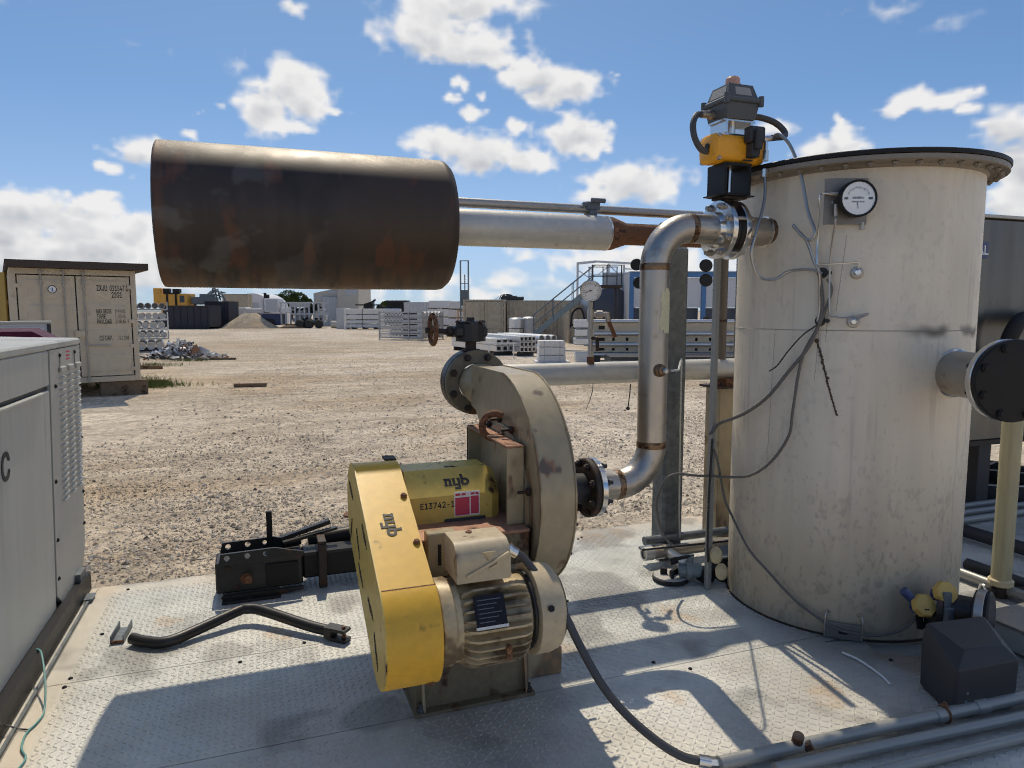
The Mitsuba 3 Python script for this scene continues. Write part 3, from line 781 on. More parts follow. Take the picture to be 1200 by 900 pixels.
for s_, x in ((.33, GX1 - .016), (.74, GX1 - .016)):
    q = pa + nrm * GR + d * L * s_
    part(bg, 'bolt', hexbolt((x, q[0], q[1]), n3, .011, .008, .006, .003), 'm_rust', 25)
q = pa + GR * np.array([math.cos(a0 + 2.05), math.sin(a0 + 2.05)])
part(bg, 'bolt', hexbolt((GX1 - .02, q[0], q[1]), (0, math.cos(a0 + 2.05), math.sin(a0 + 2.05)), .011, .008, .006, .003), 'm_rust', 25)
for k, (cy, cz, ang) in enumerate(((2.12, .59, .5), (2.27, .52, .9), (2.42, .66, .4), (2.44, .52, 2.2), (2.02, .40, .3), (1.93, .31, 1.0), (2.22, .43, .5))):
    c_, s_ = math.cos(ang), math.sin(ang)
    sl = [(cy + x * c_ - y * s_, cz + x * s_ + y * c_) for x, y in ((-.055, 0), (-.03, .012), (.05, .006), (.055, -.004), (0, -.012))]
    part(bg, 'vent_slot', ext(sl, .002, (GX0 - .0052, 0, 0), Y, Z), 'm_dark_rust', False)
part(bg, 'top_rust', bx(.405, .445, SY + .03, SY + .09, SZ + GR - .005, SZ + GR + .0035, .001), 'm_dark_rust', False)

# ---------------------------------------------------------------- electric motor
mo = thing('electric_motor', 'tan finned electric motor with dark name plate below the yellow blower guard', 'motor')
mc = lambda x: np.array([x, MY, MZ])
part(mo, 'drive_end', lathe([(.03, 0), (.118, 0), (.126, .006), (.126, .040), (.120, .048), (.120, .062)], mc(.452), X, 48), 'm_motor', 30)
body = part(mo, 'body', lathe([(.106, 0), (.106, .215)], mc(.512), X, 48), 'm_motor', 30)
for k in range(30):
    a = 2 * math.pi * (k + .5) / 30
    if 60 < math.degrees(a) % 360 < 120: continue
    dirv = np.array([0, math.cos(a), math.sin(a)])
    flat = Polygon([(.514, .100), (.526, .130), (.552, .143), (.690, .143), (.714, .132), (.726, .100)])
    part(body, 'fin', ext(flat, .0065, mc(0) - np.cross(X, dirv) * .00325, X, dirv), 'm_motor', False)
part(mo, 'fan_end', lathe([(.112, 0), (.118, .004), (.118, .010)], mc(.727), X, 48), 'm_black_rust', 30)
part(mo, 'fan_cover', lathe([(.122, 0), (.136, .003), (.136, .050), (.128, .078), (.105, .096), (.0, .102)], mc(.742), X, 48), 'm_motor_cover', 35)
part(mo, 'plug_hole', cyl(mc(.772) + (0, -.130, .048), mc(.772) + (0, -.1345, .050), .0095, 14), 'm_black')
# terminal box with rounded top and a diagonal rib
w0, w1 = .507, .668
tb_prof = [(1.845, .510)] + [(1.845 + .055 * (1 - math.cos(a)), .565 + .055 * math.sin(a)) for a in np.linspace(0, math.pi / 2, 9)] + [(1.985, .620), (1.985, .510)]
tb = part(mo, 'terminal_box', ext(tb_prof, w1 - w0, (w0, 0, 0), Y, Z), 'm_motor_cover', 28)
part(tb, 'rib', bar((.535, 1.843, .530), (.662, 1.843, .586), .008, .010, -Y), 'm_motor_cover', False)
part(tb, 'recess', hull([(.580, 1.8455, .596), (.622, 1.8455, .596), (.598, 1.8455, .568), (.581, 1.8435, .595), (.621, 1.8435, .595), (.598, 1.8435, .569)]), 'm_motor', False)
part(tb, 'tab', M(bar((.603, 1.842, .546), (.625, 1.842, .556), .006, .005, -Y), bar((.625, 1.842, .556), (.627, 1.842, .568), .005, .006, -Y)), 'm_motor_cover', False)
part(tb, 'lid_screw', hexbolt((.575, 1.96, .6195), Z, .010, .006, .004, .002), 'm_copper_plate', 25)
npn = np.array([0, math.cos(math.radians(151)), math.sin(math.radians(151))])
npu = np.cross(npn, X)
npc = mc(.588) + npn * .1445
plate = part(mo, 'nameplate', at(bx(-.045, .045, -.042, .042, -.001, .002), np.vstack([np.column_stack([X, npu if npu[2] > 0 else -npu, npn, npc]), [0, 0, 0, 1]])), 'm_name_plate', False, 'dark blue-grey name plate')
part(mo, 'plate_edge', at(bx(-.047, .047, -.050, -.0425, -.001, .003), np.vstack([np.column_stack([X, npu if npu[2] > 0 else -npu, npn, npc]), [0, 0, 0, 1]])), 'm_white_dirty', False)
for k_ in range(6):
    part(plate, 'print_line', at(bx(-.036, .034 - .012 * (k_ % 3), .030 - .012 * k_ - .002, .030 - .012 * k_, .0019, .0024), np.vstack([np.column_stack([X, npu if npu[2] > 0 else -npu, npn, npc]), [0, 0, 0, 1]])), 'm_machine_grey', False)
part(mo, 'lug', M(cyl(mc(.640) + (0, -.128, -.045), mc(.640) + (0, -.146, -.047), .010, 10), bx(.632, .648, MY - .142, MY - .132, MZ - .078, MZ - .045)), 'm_rust', 30)
part(mo, 'base_plate', M(bx(.47, .80, 2.045, 2.075, .30, .46, .004), bx(.52, .56, 1.98, 2.05, .29, .31), bx(.69, .73, 1.98, 2.05, .29, .31)), 'm_housing', False)
part(mo, 'slide_bracket', M(bx(.468, .560, 2.040, 2.090, .46, .60, .003)), 'm_housing', False)
part(mo, 'bracket_slot', bx(.500, .510, 2.036, 2.0405, .50, .565), 'm_black', False)

# flexible conduit from the terminal box down to the deck
hp = [(.668, 1.93, .575), (.70, 1.93, .560), (.735, 1.915, .535), (.787, 1.86, .456), (.824, 1.82, .392), (.860, 1.77, .297), (.902, 1.71, .203), (.958, 1.66, .128), (1.02, 1.60, .074), (1.08, 1.565, .038), (1.135, 1.545, .024)]
ho = thing('flexible_conduit', 'dark grey flexible conduit looping from the motor terminal box down to the deck', 'conduit')
part(ho, 'hose', tube(hp[1:], .0125, 12), 'm_hose')
part(ho, 'end_fitting', M(cyl((.664, 1.93, .577), (.682, 1.93, .570), .022, 6), cyl((.680, 1.93, .571), (.715, 1.925, .551), .017, 16), cyl((.69, 1.93, .567), (.697, 1.928, .562), .020, 16)), 'm_steel_bright', 30)
part(ho, 'end_fitting', M(cyl((1.118, 1.55, .028), (1.15, 1.54, .022), .017, 16), cyl((1.15, 1.54, .022), (1.175, 1.533, .020), .015, 6)), 'm_steel_bright', 30)

# ---------------------------------------------------------------- suction riser from the blower to the tank
PR = .0572
su = thing('suction_riser', 'stainless pipe with two elbows rising from the blower inlet to the tank nozzle', 'pipe')
inl = part(su, 'lower_flange', lathe([(.050, 0), (.1125, 0), (.1145, .002), (.1145, .021), (.1125, .023), (.075, .024), (.058, .050)], (1.187, SY, SZ), X, 56, caps=False), 'm_steel_bright', 25)
part(su, 'gasket', lathe([(.05, 0), (.105, 0), (.105, .0055), (.05, .0055)], (1.1818, SY, SZ), X, 40, caps=False), 'm_rubber', 25)
for k in range(8):
    a = 2 * math.pi * (k + .5) / 8
    part(inl, 'nut', hexbolt((1.210, SY + .095 * math.cos(a), SZ + .095 * math.sin(a)), X, .0145, .013, .009, .014), 'm_dark_grey', 25)


def elbow(c, p, q, R=.152, n=18):
    """Quarter bend about c from direction p to direction q (unit vectors from c)."""
    return tube([np.asarray(c) + R * (math.cos(t) * np.asarray(p) + math.sin(t) * np.asarray(q)) for t in np.linspace(0, math.pi / 2, n)], PR, 36, 1)


RX = 1.455
part(su, 'lower_stub', cyl((1.232, SY, SZ), (1.304, SY, SZ), PR, 36), 'm_steel')
part(su, 'lower_elbow', elbow((RX - .152, SY, SZ + .152), -Z, X), 'm_steel', 40)
part(su, 'riser', cyl((RX, SY, SZ + .152), (RX, SY, 1.448), PR, 40), 'm_steel')
part(su, 'upper_elbow', elbow((RX + .152, SY, 1.448), -X, Z), 'm_steel', 40)
part(su, 'upper_stub', cyl((RX + .152, SY, 1.60), (1.722, SY, 1.60), PR, 36), 'm_steel')
for p, ax in (((1.304, SY, SZ), X), ((RX, SY, SZ + .152), Z), ((RX, SY, 1.448), Z), ((RX + .152, SY, 1.60), X)):
    part(su, 'weld_band', lathe([(PR - .003, -.015), (PR + .0006, -.013), (PR + .002, -.003), (PR + .002, .003), (PR + .0006, .013), (PR - .003, .015)], p, ax, 40, caps=False), 'm_weld', 40)
part(su, 'weld_band', lathe([(PR - .003, -.01), (PR + .0008, -.008), (PR + .012, .004), (PR + .012, .008)], (1.716, SY, 1.60), X, 40, caps=False), 'm_weld', 40)
uf = part(su, 'upper_flange', lathe([(.050, -.026), (.066, -.026), (.072, -.002), (.1125, 0), (.1145, .002), (.1145, .020), (.1125, .022), (.05, .022)], (1.730, SY, 1.60), X, 56, caps=False), 'm_steel_bright', 25)
bolts(uf, (1.729, SY, 1.60), -X, .095, 8, 'm_steel_dull', .0145, .012, .5, 'nut', .009, .010)
pd = np.array([-.45, -.893, 0])
pc = np.array([RX, SY, 1.052]) + pd * (PR - .004)
pg = part(su, 'plug_boss', lathe([(.026, 0), (.025, .014), (.021, .018), (.021, .026), (.012, .030)], pc + X * .018, (.25, -.968, 0), 20), 'm_weld', 30, 'brown threaded boss on the riser')
part(pg, 'plug', lathe([(.011, .02), (.011, .046), (.006, .048)], pc + X * .018, (.25, -.968, 0), 6), 'm_steel_bright', 20)
st_pts = [(1.02, 0), (1.0, .30), (.98, .52), (.70, .56), (.62, .53), (.45, .50), (.42, .42), (.50, .30), (.40, .17), (.44, .08), (.62, .02), (.72, .0)]
ang = lambda u: math.radians(-98 + 62 * (u - .42) / .6)
sv, sf = [], []
NU, NV = 14, 14
poly = Polygon(st_pts)
for a_ in range(NU):
    for b_ in range(NV):
        u0, u1 = .40 + .62 * a_ / NU, .40 + .62 * (a_ + 1) / NU
        v0, v1 = .57 * b_ / NV, .57 * (b_ + 1) / NV
        if poly.buffer(.012).contains(Point((u0 + u1) / 2, (v0 + v1) / 2)):
            k = len(sv)
            sv += [(RX + (PR + .0012) * math.cos(ang(u)), SY + (PR + .0012) * math.sin(ang(u)), 1.195 + .30 * v) for u, v in ((u0, v0), (u1, v0), (u1, v1), (u0, v1))]
            sf += [(k, k + 1, k + 2), (k, k + 2, k + 3)]
part(su, 'sticker', trimesh.Trimesh(np.array(sv), np.array(sf), process=False), 'm_sticker', False, 'torn pale yellow sticker remnant')
solo('drain_tube', tube([(1.484, 2.300, 1.052), (1.53, 2.32, 1.052), (1.62, 2.45, 1.050), (1.90, 2.86, 1.045), (1.985, 2.985, 1.042), (2.008, 3.015, 1.032), (2.012, 3.022, 1.0), (2.014, 3.024, .75), (2.018, 3.024, .45), (2.022, 3.024, .22), (2.026, 3.02, .11)], .0045, 8, 6), 'm_pipe_white', 'thin stainless tube dropping from the riser plug in front of the galvanized post', 'tube')

# ---------------------------------------------------------------- discharge valve, pipe, gauge
gv = thing('butterfly_valve', 'dark butterfly valve with gear box behind the blower discharge flange', 'valve')
VC = FC + (0, .022, 0)
part(gv, 'body', lathe([(.08, 0), (.140, 0), (.142, .004), (.142, .070), (.138, .074), (.08, .074)], VC, Y, 56, caps=False), 'm_black_rust', 28)
part(gv, 'rear_flange', lathe([(.08, .076), (.136, .076), (.136, .094), (.08, .094)], VC, Y, 48, caps=False), 'm_dark_rust', 28)
VX = VC + (-.012, .037, 0)
part(gv, 'neck', M(cyl(VX + (0, 0, .13), VX + (0, 0, .178), .024, 16), cyl(VX + (0, 0, .130), VX + (0, 0, .142), .040, 16)), 'm_dark_rust')
gb = VX + (0, 0, .222)
part(gv, 'gear_box', M(lathe([(.040, -.048), (.066, -.044), (.066, .030), (.052, .040), (.030, .044)], gb, Z, 14), bx(gb[0] - .085, gb[0] + .066, gb[1] - .045, gb[1] + .045, gb[2] - .028, gb[2] + .020, .01), cyl(gb + (0, 0, .04), gb + (0, 0, .058), .018, 8)), 'm_black_rust', 25)
for a in np.linspace(0, 6.283, 7)[:-1]:
    part(gv, 'gear_bolt', hexbolt(gb + (.058 * math.cos(a), .058 * math.sin(a), .034), Z, .011, .008, .006, .003), 'm_dark_rust', 25)
part(gv, 'gear_shaft', M(cyl(gb + (-.08, 0, -.004), gb + (-.20, 0, .004), .011, 12), cyl(gb + (-.08, 0, -.004), gb + (-.105, 0, -.003), .022, 12)), 'm_dark_rust')
hc = gb + (-.168, 0, .006)
hw = part(gv, 'hand_wheel', torus(hc, X, .062, .0095, 40, 10), 'm_rust', 40, 'rusty spoked hand wheel')
for k in range(3):
    a = 2 * math.pi * k / 3 + .9
    part(hw, 'spoke', tube([hc, hc + .03 * np.array([-.1, math.cos(a), math.sin(a)]), hc + .061 * np.array([0, math.cos(a), math.sin(a)])], .0055, 8, 3), 'm_rust')
part(hw, 'hub', cyl(hc - X * .014, hc + X * .014, .014, 12), 'm_rust')

DY, DZ = 3.25, .959
dp_ = thing('discharge_pipe', 'pale horizontal discharge pipe running from the valve to behind the large tank', 'pipe')
part(dp_, 'elbow', tube([VC + (0, .094, 0), VC + (0, .15, 0)] + [np.array([VC[0] + .17 * (1 - math.cos(t)), DY - .17 + .17 * math.sin(t), DZ + .01 * (1 - t / 1.571)]) for t in np.linspace(0.05, 1.5708, 14)], .0575, 32, 1), 'm_pipe_white', 40)
part(dp_, 'run', cyl((VC[0] + .17, DY, DZ), (2.75, DY, DZ), .0572, 40), 'm_pipe_white')
part(dp_, 'end_band', cyl((2.60, DY, DZ), (2.61, DY, DZ), .059, 40), 'm_steel_dull')

pg_ = thing('pressure_gauge', 'round pressure gauge with brass valve on a stem above the discharge pipe', 'gauge')
gx, gy = 1.603, 3.235
part(pg_, 'stem', M(cyl((gx + .004, gy, 1.012), (gx + .004, gy, 1.07), .017, 6), cyl((gx + .003, gy, 1.05), (gx, gy, 1.32), .0115, 14), cyl((gx + .002, gy, 1.15), (gx + .002, gy, 1.185), .018, 6), cyl((gx, gy, 1.225), (gx, gy, 1.29), .017, 12), cyl((gx, gy, 1.295), (gx, gy, 1.325), .014, 6)), 'm_steel_dull', 28)
part(pg_, 'base_nut', cyl((gx + .004, gy, 1.008), (gx + .004, gy, 1.045), .021, 6), 'm_rust', 20)
part(pg_, 'side_valve', M(cyl((gx, gy - .0, 1.262), (gx + .085, gy - .02, 1.262), .0125, 12), cyl((gx + .03, gy - .007, 1.262), (gx + .06, gy - .014, 1.262), .02, 8), cyl((gx + .085, gy - .02, 1.270), (gx + .092, gy - .022, 1.225), .014, 10)), 'm_steel_dull', 28)
part(pg_, 'side_lever', bar((gx + .088, gy - .021, 1.24), (gx + .128, gy - .03, 1.145), .008, .020, X), 'm_rust', False, 'rusty valve lever')
part(pg_, 'lower_lever', M(bar((gx + .028, gy - .025, 1.14), (gx + .030, gy - .025, 1.075), .016, .008, Y), cyl((gx, gy, 1.14), (gx + .03, gy - .03, 1.14), .009, 8)), 'm_dark_rust', False)
gn = np.array([-.52, -.85, -.02]); gn /= np.linalg.norm(gn)
gc = np.array([gx, gy, 1.382])
gu, gvv, _ = basis(gn)
part(pg_, 'case', lathe([(.030, -.030), (.050, -.028), (.054, -.020), (.054, .010), (.049, .013), (.047, .006)], gc, gn, 48, caps=False), 'm_steel_bright', 30)
dl = part(pg_, 'dial', lathe([(0.0, -.001), (.048, -.001), (.048, .002), (0.0, .002)], gc, gn, 40, caps=False), 'm_dial', 30)
gup = np.cross(gn, np.cross(Z, gn)); gup /= np.linalg.norm(gup); grt = np.cross(gup, gn)
for k in range(19):
    a = math.radians(225 - 15 * k)
    rdir = math.cos(a) * grt + math.sin(a) * gup
    part(dl, 'tick', bar(gc + gn * .0026 + rdir * (.034 if k % 3 else .030), gc + gn * .0026 + rdir * .042, .0016 if k % 3 else .0028, .0008, gn), 'm_print', False)
nd = math.cos(math.radians(200)) * grt + math.sin(math.radians(200)) * gup
part(dl, 'needle', M(bar(gc + gn * .004 - nd * .012, gc + gn * .004 + nd * .036, .003, .0012, gn), cyl(gc + gn * .003, gc + gn * .006, .0055, 12)), 'm_print', False)
part(pg_, 'glass', lathe([(0, .0085), (.0485, .0085)], gc, gn, 40, caps=False), 'm_pane', True)

# dangling wires under the discharge pipe
solo('wire_end', tube([(1.60, 3.19, .91), (1.57, 3.14, .87), (1.50, 3.06, .80)], .002, 5), 'm_cable_dark', 'thin bent wire hanging below the discharge pipe left of the riser', 'wire')
solo('wire_end', M(tube([(1.80, 3.16, .905), (1.785, 3.14, .86), (1.765, 3.12, .79)], .003, 5), trimesh.creation.icosphere(1, .010).apply_translation((1.765, 3.12, .785))), 'm_cable_dark', 'short black probe hanging below the discharge pipe beside the riser', 'probe')

# ---------------------------------------------------------------- silencer and exhaust pipe overhead
EY, EZ = 3.25, 1.673
si = thing('exhaust_silencer', 'large rust brown exhaust silencer drum hanging horizontally across the sky', 'silencer')
SR = .295
part(si, 'shell', lathe([(0, .0), (.18, .004), (SR - .010, .008), (SR - .002, .012), (SR, .020), (SR + .002, .6), (SR, 1.165), (SR - .004, 1.185), (SR - .022, 1.205), (.2, 1.211), (0, 1.213)], (-.362, EY, EZ), X, 128), 'm_silencer', 40)
ep = thing('exhaust_pipe', 'stainless exhaust pipe leading right from the silencer, rusty reducer at its end', 'pipe')
part(ep, 'run', cyl((.83, EY, EZ), (1.690, EY, EZ), .086, 44), 'm_pipe_white')
part(ep, 'end_weld', lathe([(.083, 0), (.0875, .003), (.0875, .009), (.083, .012)], (1.683, EY, EZ), X, 44, caps=False), 'm_steel_bright', 30)
part(ep, 'reducer', lathe([(.085, 0), (.083, .03), (.068, .075), (.058, .105)], (1.692, EY, EZ), X, 40), 'm_rust', 40, 'rusty conical reducer')
part(ep, 'small_pipe', cyl((1.79, EY, EZ), (2.95, EY, EZ), .0555, 32), 'm_rust')
part(ep, 'coupling', lathe([(.058, 0), (.070, .002), (.070, .02), (.058, .022)], (2.02, EY, EZ), X, 32, caps=False), 'm_dark_rust', 30)
rt = thing('support_tube', 'thin steel tube with a clamp running just above the exhaust pipe', 'tube')
part(rt, 'tube', cyl((.83, 3.30, 1.796), (2.30, 3.30, 1.796), .023, 20), 'm_steel_dull')
part(rt, 'clamp', M(bx(1.59, 1.67, 3.27, 3.33, 1.79, 1.832, .004), cyl((1.615, 3.26, 1.837), (1.69, 3.26, 1.837), .012, 10), cyl((1.57, 3.26, 1.815), (1.59, 3.26, 1.815), .012, 8), bx(1.61, 1.65, 3.265, 3.335, 1.755, 1.79)), 'm_machine_grey', 25)

# ---------------------------------------------------------------- posts
po = thing('galvanized_post', 'square galvanized post standing just behind the suction riser', 'post')
part(po, 'shaft', bx(1.945, 2.065, 3.055, 3.175, .013, 1.60, .012), 'm_galv', False)
part(po, 'base_plate', bx(1.90, 2.11, 3.01, 3.22, .0015, .0125), 'm_galv', False)
part(po, 'saddle', M(bx(1.955, 2.055, 3.18, 3.30, 1.575, 1.612, .004)), 'm_galv', False)
solo('strut_post', M(bx(1.905, 1.930, 2.612, 2.637, .0015, 1.545, .003)), 'm_conduit', 'thin square steel strut standing left of the large tank under the valve', 'post', smooth=False)
ts = thing('pipe_support', 'tan painted box post carrying the discharge pipe beside the large tank', 'post')
part(ts, 'post', bx(2.36, 2.52, 3.17, 3.30, .0015, .86, .004), 'm_housing', False)
part(ts, 'cap_plate', bx(2.33, 2.55, 3.14, 3.32, .86, .872), 'm_dark_rust', False)
part(ts, 'saddle', bx(2.40, 2.48, 3.17, 3.28, .872, .91), 'm_rust', False)
vp = thing('vent_pipe', 'brownish vertical pipe standing on the discharge pipe behind the strut', 'pipe')
part(vp, 'pipe', cyl((2.42, DY, 1.015), (2.42, DY, 1.66), .024, 18), 'm_dull_brown')
part(vp, 'band', cyl((2.42, DY, 1.22), (2.42, DY, 1.232), .026, 18), 'm_dark_rust')

# ---------------------------------------------------------------- the large tank
TC, TR = np.array([2.432, 2.382, 0]), .470
ta = thing('stainless_tank', 'tall weathered stainless cylindrical tank standing on the right of the deck', 'tank')


def on(deg, z, off=0.0):
    a = math.radians(deg)
    return np.array([TC[0] + (TR + off) * math.cos(a), TC[1] + (TR + off) * math.sin(a), z])


def deg_at(p): return math.degrees(math.atan2(p[1] - TC[1], p[0] - TC[0]))


part(ta, 'shell', lathe([(TR - .002, -.10), (TR, -.098), (TR, 1.203), (TR, 1.815)], TC, Z, 160, caps=False), 'm_tank', 40)
part(ta, 'girth_seam', lathe([(TR - .001, 1.2035), (TR + .0022, 1.2045), (TR + .0022, 1.2065), (TR - .001, 1.2075)], TC, Z, 160, caps=False), 'm_steel_dull', True)
part(ta, 'rim', lathe([(TR, 1.811), (TR + .072, 1.813), (TR + .075, 1.816), (TR + .075, 1.832), (.30, 1.832)], TC, Z, 160, caps=False), 'm_rim', 25)
part(ta, 'lid', lathe([(.0, 1.834), (TR + .078, 1.834), (TR + .080, 1.837), (TR + .080, 1.849), (TR + .076, 1.852), (0, 1.858)], TC, Z, 160, caps=False), 'm_black', 25, 'black lid and gasket')
for k in range(40):
    a = 2 * math.pi * (k + .5) / 40
    p = TC + ((TR + .045) * math.cos(a), (TR + .045) * math.sin(a), 1.8115)
    part(ta, 'rim_bolt', hexbolt(p, -Z, .012, .010, .006, .005), 'm_rim', 25)
part(ta, 'rim_weld', lathe([(TR + .0005, 1.800), (TR + .007, 1.806), (TR + .009, 1.8125)], TC, Z, 120, caps=False), 'm_rim', True)
part(ta, 'foot_ring', lathe([(TR - .01, -.002), (TR + .006, -.002), (TR + .006, .006), (TR - .01, .008)], TC, Z, 120, caps=False), 'm_dark_rust', 25)
# inlet nozzle with the second flange of the valve
nz = part(ta, 'inlet_nozzle', cyl((1.83, SY, 1.60), (2.02, SY, 1.60), PR, 36), 'm_steel')
part(nz, 'weld', lathe([(PR - .002, 0), (PR + .006, .004), (PR + .008, .012), (PR + .003, .018)], (1.957, SY, 1.60), X, 40, caps=False), 'm_steel_bright', 40)
part(nz, 'heat_stain', lathe([(PR + .003, .0), (PR + .018, .004), (PR + .030, .012)], (1.9625, SY, 1.60), X, 40, caps=False), 'm_weld', True)
f2 = part(ta, 'inlet_flange', lathe([(.05, 0), (.1125, 0), (.1145, .002), (.1145, .020), (.1125, .022), (.072, .024), (.062, .042), (.05, .042)], (1.792, SY, 1.60), X, 56, caps=False), 'm_steel_bright', 25)
bolts(f2, (1.815, SY, 1.60), X, .095, 8, 'm_steel_dull', .0145, .012, .5, 'nut', .009, .010)
# drain nozzle with black blind flange at the right
FN = np.array([-.309, -.951, 0.0]); FN /= np.linalg.norm(FN)
BF = np.array([2.383, 1.632, 1.046])
n2 = part(ta, 'outlet_nozzle', cyl(BF - FN * .40, BF - FN * .03, .084, 40), 'm_steel_dull')
part(n2, 'weld', lathe([(.083, 0), (.094, .008), (.090, .018), (.084, .022)], BF - FN * .298, FN, 44, caps=False), 'm_steel_bright', 40)
f3 = part(ta, 'outlet_flange', lathe([(.083, -.030), (.1375, -.028), (.1395, -.026), (.1395, -.004), (.1375, -.002), (.083, -.002)], BF, FN, 64, caps=False), 'm_steel_bright', 25)
b3 = part(ta, 'blind_flange', lathe([(.0, .001), (.137, .001), (.1395, .004), (.1395, .020), (.136, .024), (.11, .026), (0, .026)], BF, FN, 64, caps=False), 'm_black', 25, 'black painted blind flange')
u_, v_, w_ = basis(FN)
for k in range(8):
    a = 2 * math.pi * (k + .5) / 8
    q = BF + .118 * (math.cos(a) * u_ + math.sin(a) * v_)
    part(b3, 'bolt', hexbolt(q + FN * .023, FN, .0155, .011, .009, .003), 'm_black', 25)
    part(f3, 'nut', hexbolt(q - FN * .030, -FN, .0155, .013, .009, .012), 'm_black', 25)
# bosses, tube clips and the base lug
for d_, z in ((deg_at((2.110, 2.039)), 1.42), (deg_at((2.108, 2.042)), 1.239)):
    n_ = on(d_, 0, 1) - on(d_, 0, 0); n_[2] = 0
    bs = part(ta, 'boss', lathe([(.024, -.004), (.022, .010), (.018, .012), (.018, .026)], on(d_, z), n_, 24), 'm_steel_dull', 30)
    part(bs, 'fitting', lathe([(.0135, .02), (.0135, .038), (.009, .041), (.009, .052)], on(d_, z), n_, 6), 'm_steel_bright', 20)
for z in (1.423, 1.242):
    d_ = deg_at((2.037, 2.127))
    n_ = on(d_, 0, 1) - on(d_, 0, 0); t_ = np.array([-n_[1], n_[0], 0])
    part(ta, 'tube_clip', M(cyl(on(d_, z), on(d_, z, .022), .013, 10), torus(on(d_, z, .016), n_, .017, .003, 20, 6), cyl(on(d_, z, .012) + t_ * .026, on(d_, z, .022) + t_ * .026, .008, 8)), 'm_black_rust', 30)
bl0, bl1 = deg_at((2.074, 2.078)), deg_at((2.175, 1.989))
n_ = on((bl0 + bl1) / 2, 0, 1) - on((bl0 + bl1) / 2, 0, 0); t_ = np.array([-n_[1], n_[0], 0])
pc_ = on((bl0 + bl1) / 2, .03, .012)
mm = np.eye(4); mm[:3, 0], mm[:3, 1], mm[:3, 2], mm[:3, 3] = t_, Z, n_, pc_
part(ta, 'base_lug', M(at(bx(-.068, .068, -.028, .035, -.004, .006, .002), mm)), 'm_plate_grey', False)
part(ta, 'lug_slot', at(bx(-.016, .016, -.006, .006, .0062, .0072), mm), 'm_black', False)
for s_ in (-1, 1):
    part(ta, 'lug_hoop', tube([pc_ + t_ * s_ * .066 + n_ * .008 - Z * .02, pc_ + t_ * s_ * .066 + n_ * .012 + Z * .055, pc_ + t_ * s_ * .060 + Z * .075, pc_ + t_ * s_ * .05 - n_ * .01 + Z * .07], .004, 6, 4), 'm_steel_dull')
# lumpy brown weld scar
r_ = np.random.default_rng(3)
scar = spline([on(deg_at((2.028, 2.136)), 1.165, .001), on(deg_at((2.039, 2.118)), 1.098, .001), on(deg_at((2.054, 2.097)), 1.0, .001), on(deg_at((2.076, 2.07)), .885, .001)], 16)
part(ta, 'weld_scar', [tube(scar, .0032, 6, 1)] + [trimesh.creation.icosphere(1, .0030 + .0022 * r_.random()).apply_translation(p + r_.normal(0, .0022, 3)) for p in scar] + [trimesh.creation.icosphere(1, .009).apply_translation(scar[0])], 'm_scar', 40, 'rough brown weld scar')
for (d0, z0, d1, z1) in ((190, 1.207, 188, .62), (212, 1.20, 211, 1.01), (222, 1.56, 219, 1.28), (216, 1.32, 215, 1.16)):
    part(ta, 'scratch', tube([on(d0, z0, .0004), on((d0 + d1) / 2, (z0 + z1) / 2, .0004), on(d1, z1, .0004)], .0007, 4, 6), 'm_plate_grey')

# ---------------------------------------------------------------- actuated valve between the flanges
av = thing('actuated_valve', 'motorised valve stack, yellow actuator under a grey switch box, on the tank inlet', 'valve')
ac = np.array([1.772, SY, 1.60])
part(av, 'wafer', lathe([(.05, -.0195), (.080, -.0195), (.083, -.016), (.083, .016), (.080, .0195), (.05, .0195)], ac, X, 48, caps=False), 'm_black_rust', 28)
for k in range(4):
    a = math.pi / 4 + k * math.pi / 2 + .39
    part(av, 'stud', cyl(ac + (-.021, .096 * math.cos(a), .096 * math.sin(a)), ac + (.021, .096 * math.cos(a), .096 * math.sin(a)), .0075, 8), 'm_steel_dull')
part(av, 'neck', M(cyl(ac + (0, 0, .078), ac + (0, 0, .128), .018, 14), bx(1.735, 1.84, SY - .045, SY + .045, 1.718, 1.728, .003)), 'm_dark_rust', 28)
part(av, 'bracket', M(bx(1.722, 1.732, SY - .058, SY + .058, 1.728, 1.852, .003), bx(1.836, 1.846, SY - .058, SY + .058, 1.728, 1.852, .003), bx(1.732, 1.836, SY - .058, SY + .058, 1.728, 1.738), bx(1.732, 1.836, SY - .058, SY + .058, 1.842, 1.852), bx(1.70, 1.87, SY - .05, SY + .05, 1.7285, 1.733)), 'm_black', False, 'black open bracket')
part(av, 'stem', cyl((1.784, SY, 1.738), (1.784, SY, 1.842), .011, 12), 'm_steel_bright')
yb = [(SY + .062 * math.copysign(abs(math.cos(a)) ** .6, math.cos(a)), 1.908 + .055 * math.copysign(abs(math.sin(a)) ** .6, math.sin(a))) for a in np.linspace(0, 2 * math.pi, 40)[:-1]]
act = part(av, 'actuator', ext(yb, .165, (1.712, 0, 0), Y, Z), 'm_orange_yellow', 35, 'orange yellow pneumatic actuator')
cap = [[(x, SY + (y - SY) * k, 1.908 + (z - 1.908) * k) for y, z in yb] for x, k in ((1.711, 1.03), (1.694, 1.03), (1.684, .98), (1.676, .80), (1.674, .4))]
part(act, 'end_cap', rings(cap[::-1]), 'm_orange_yellow', 35)
part(act, 'end_cap', rings([[(2 * 1.7945 - x, y, z) for x, y, z in r] for r in cap]), 'm_orange_yellow', 35)
part(act, 'port', cyl((1.676, SY - .01, 1.915), (1.668, SY - .01, 1.915), .012, 14), 'm_black')
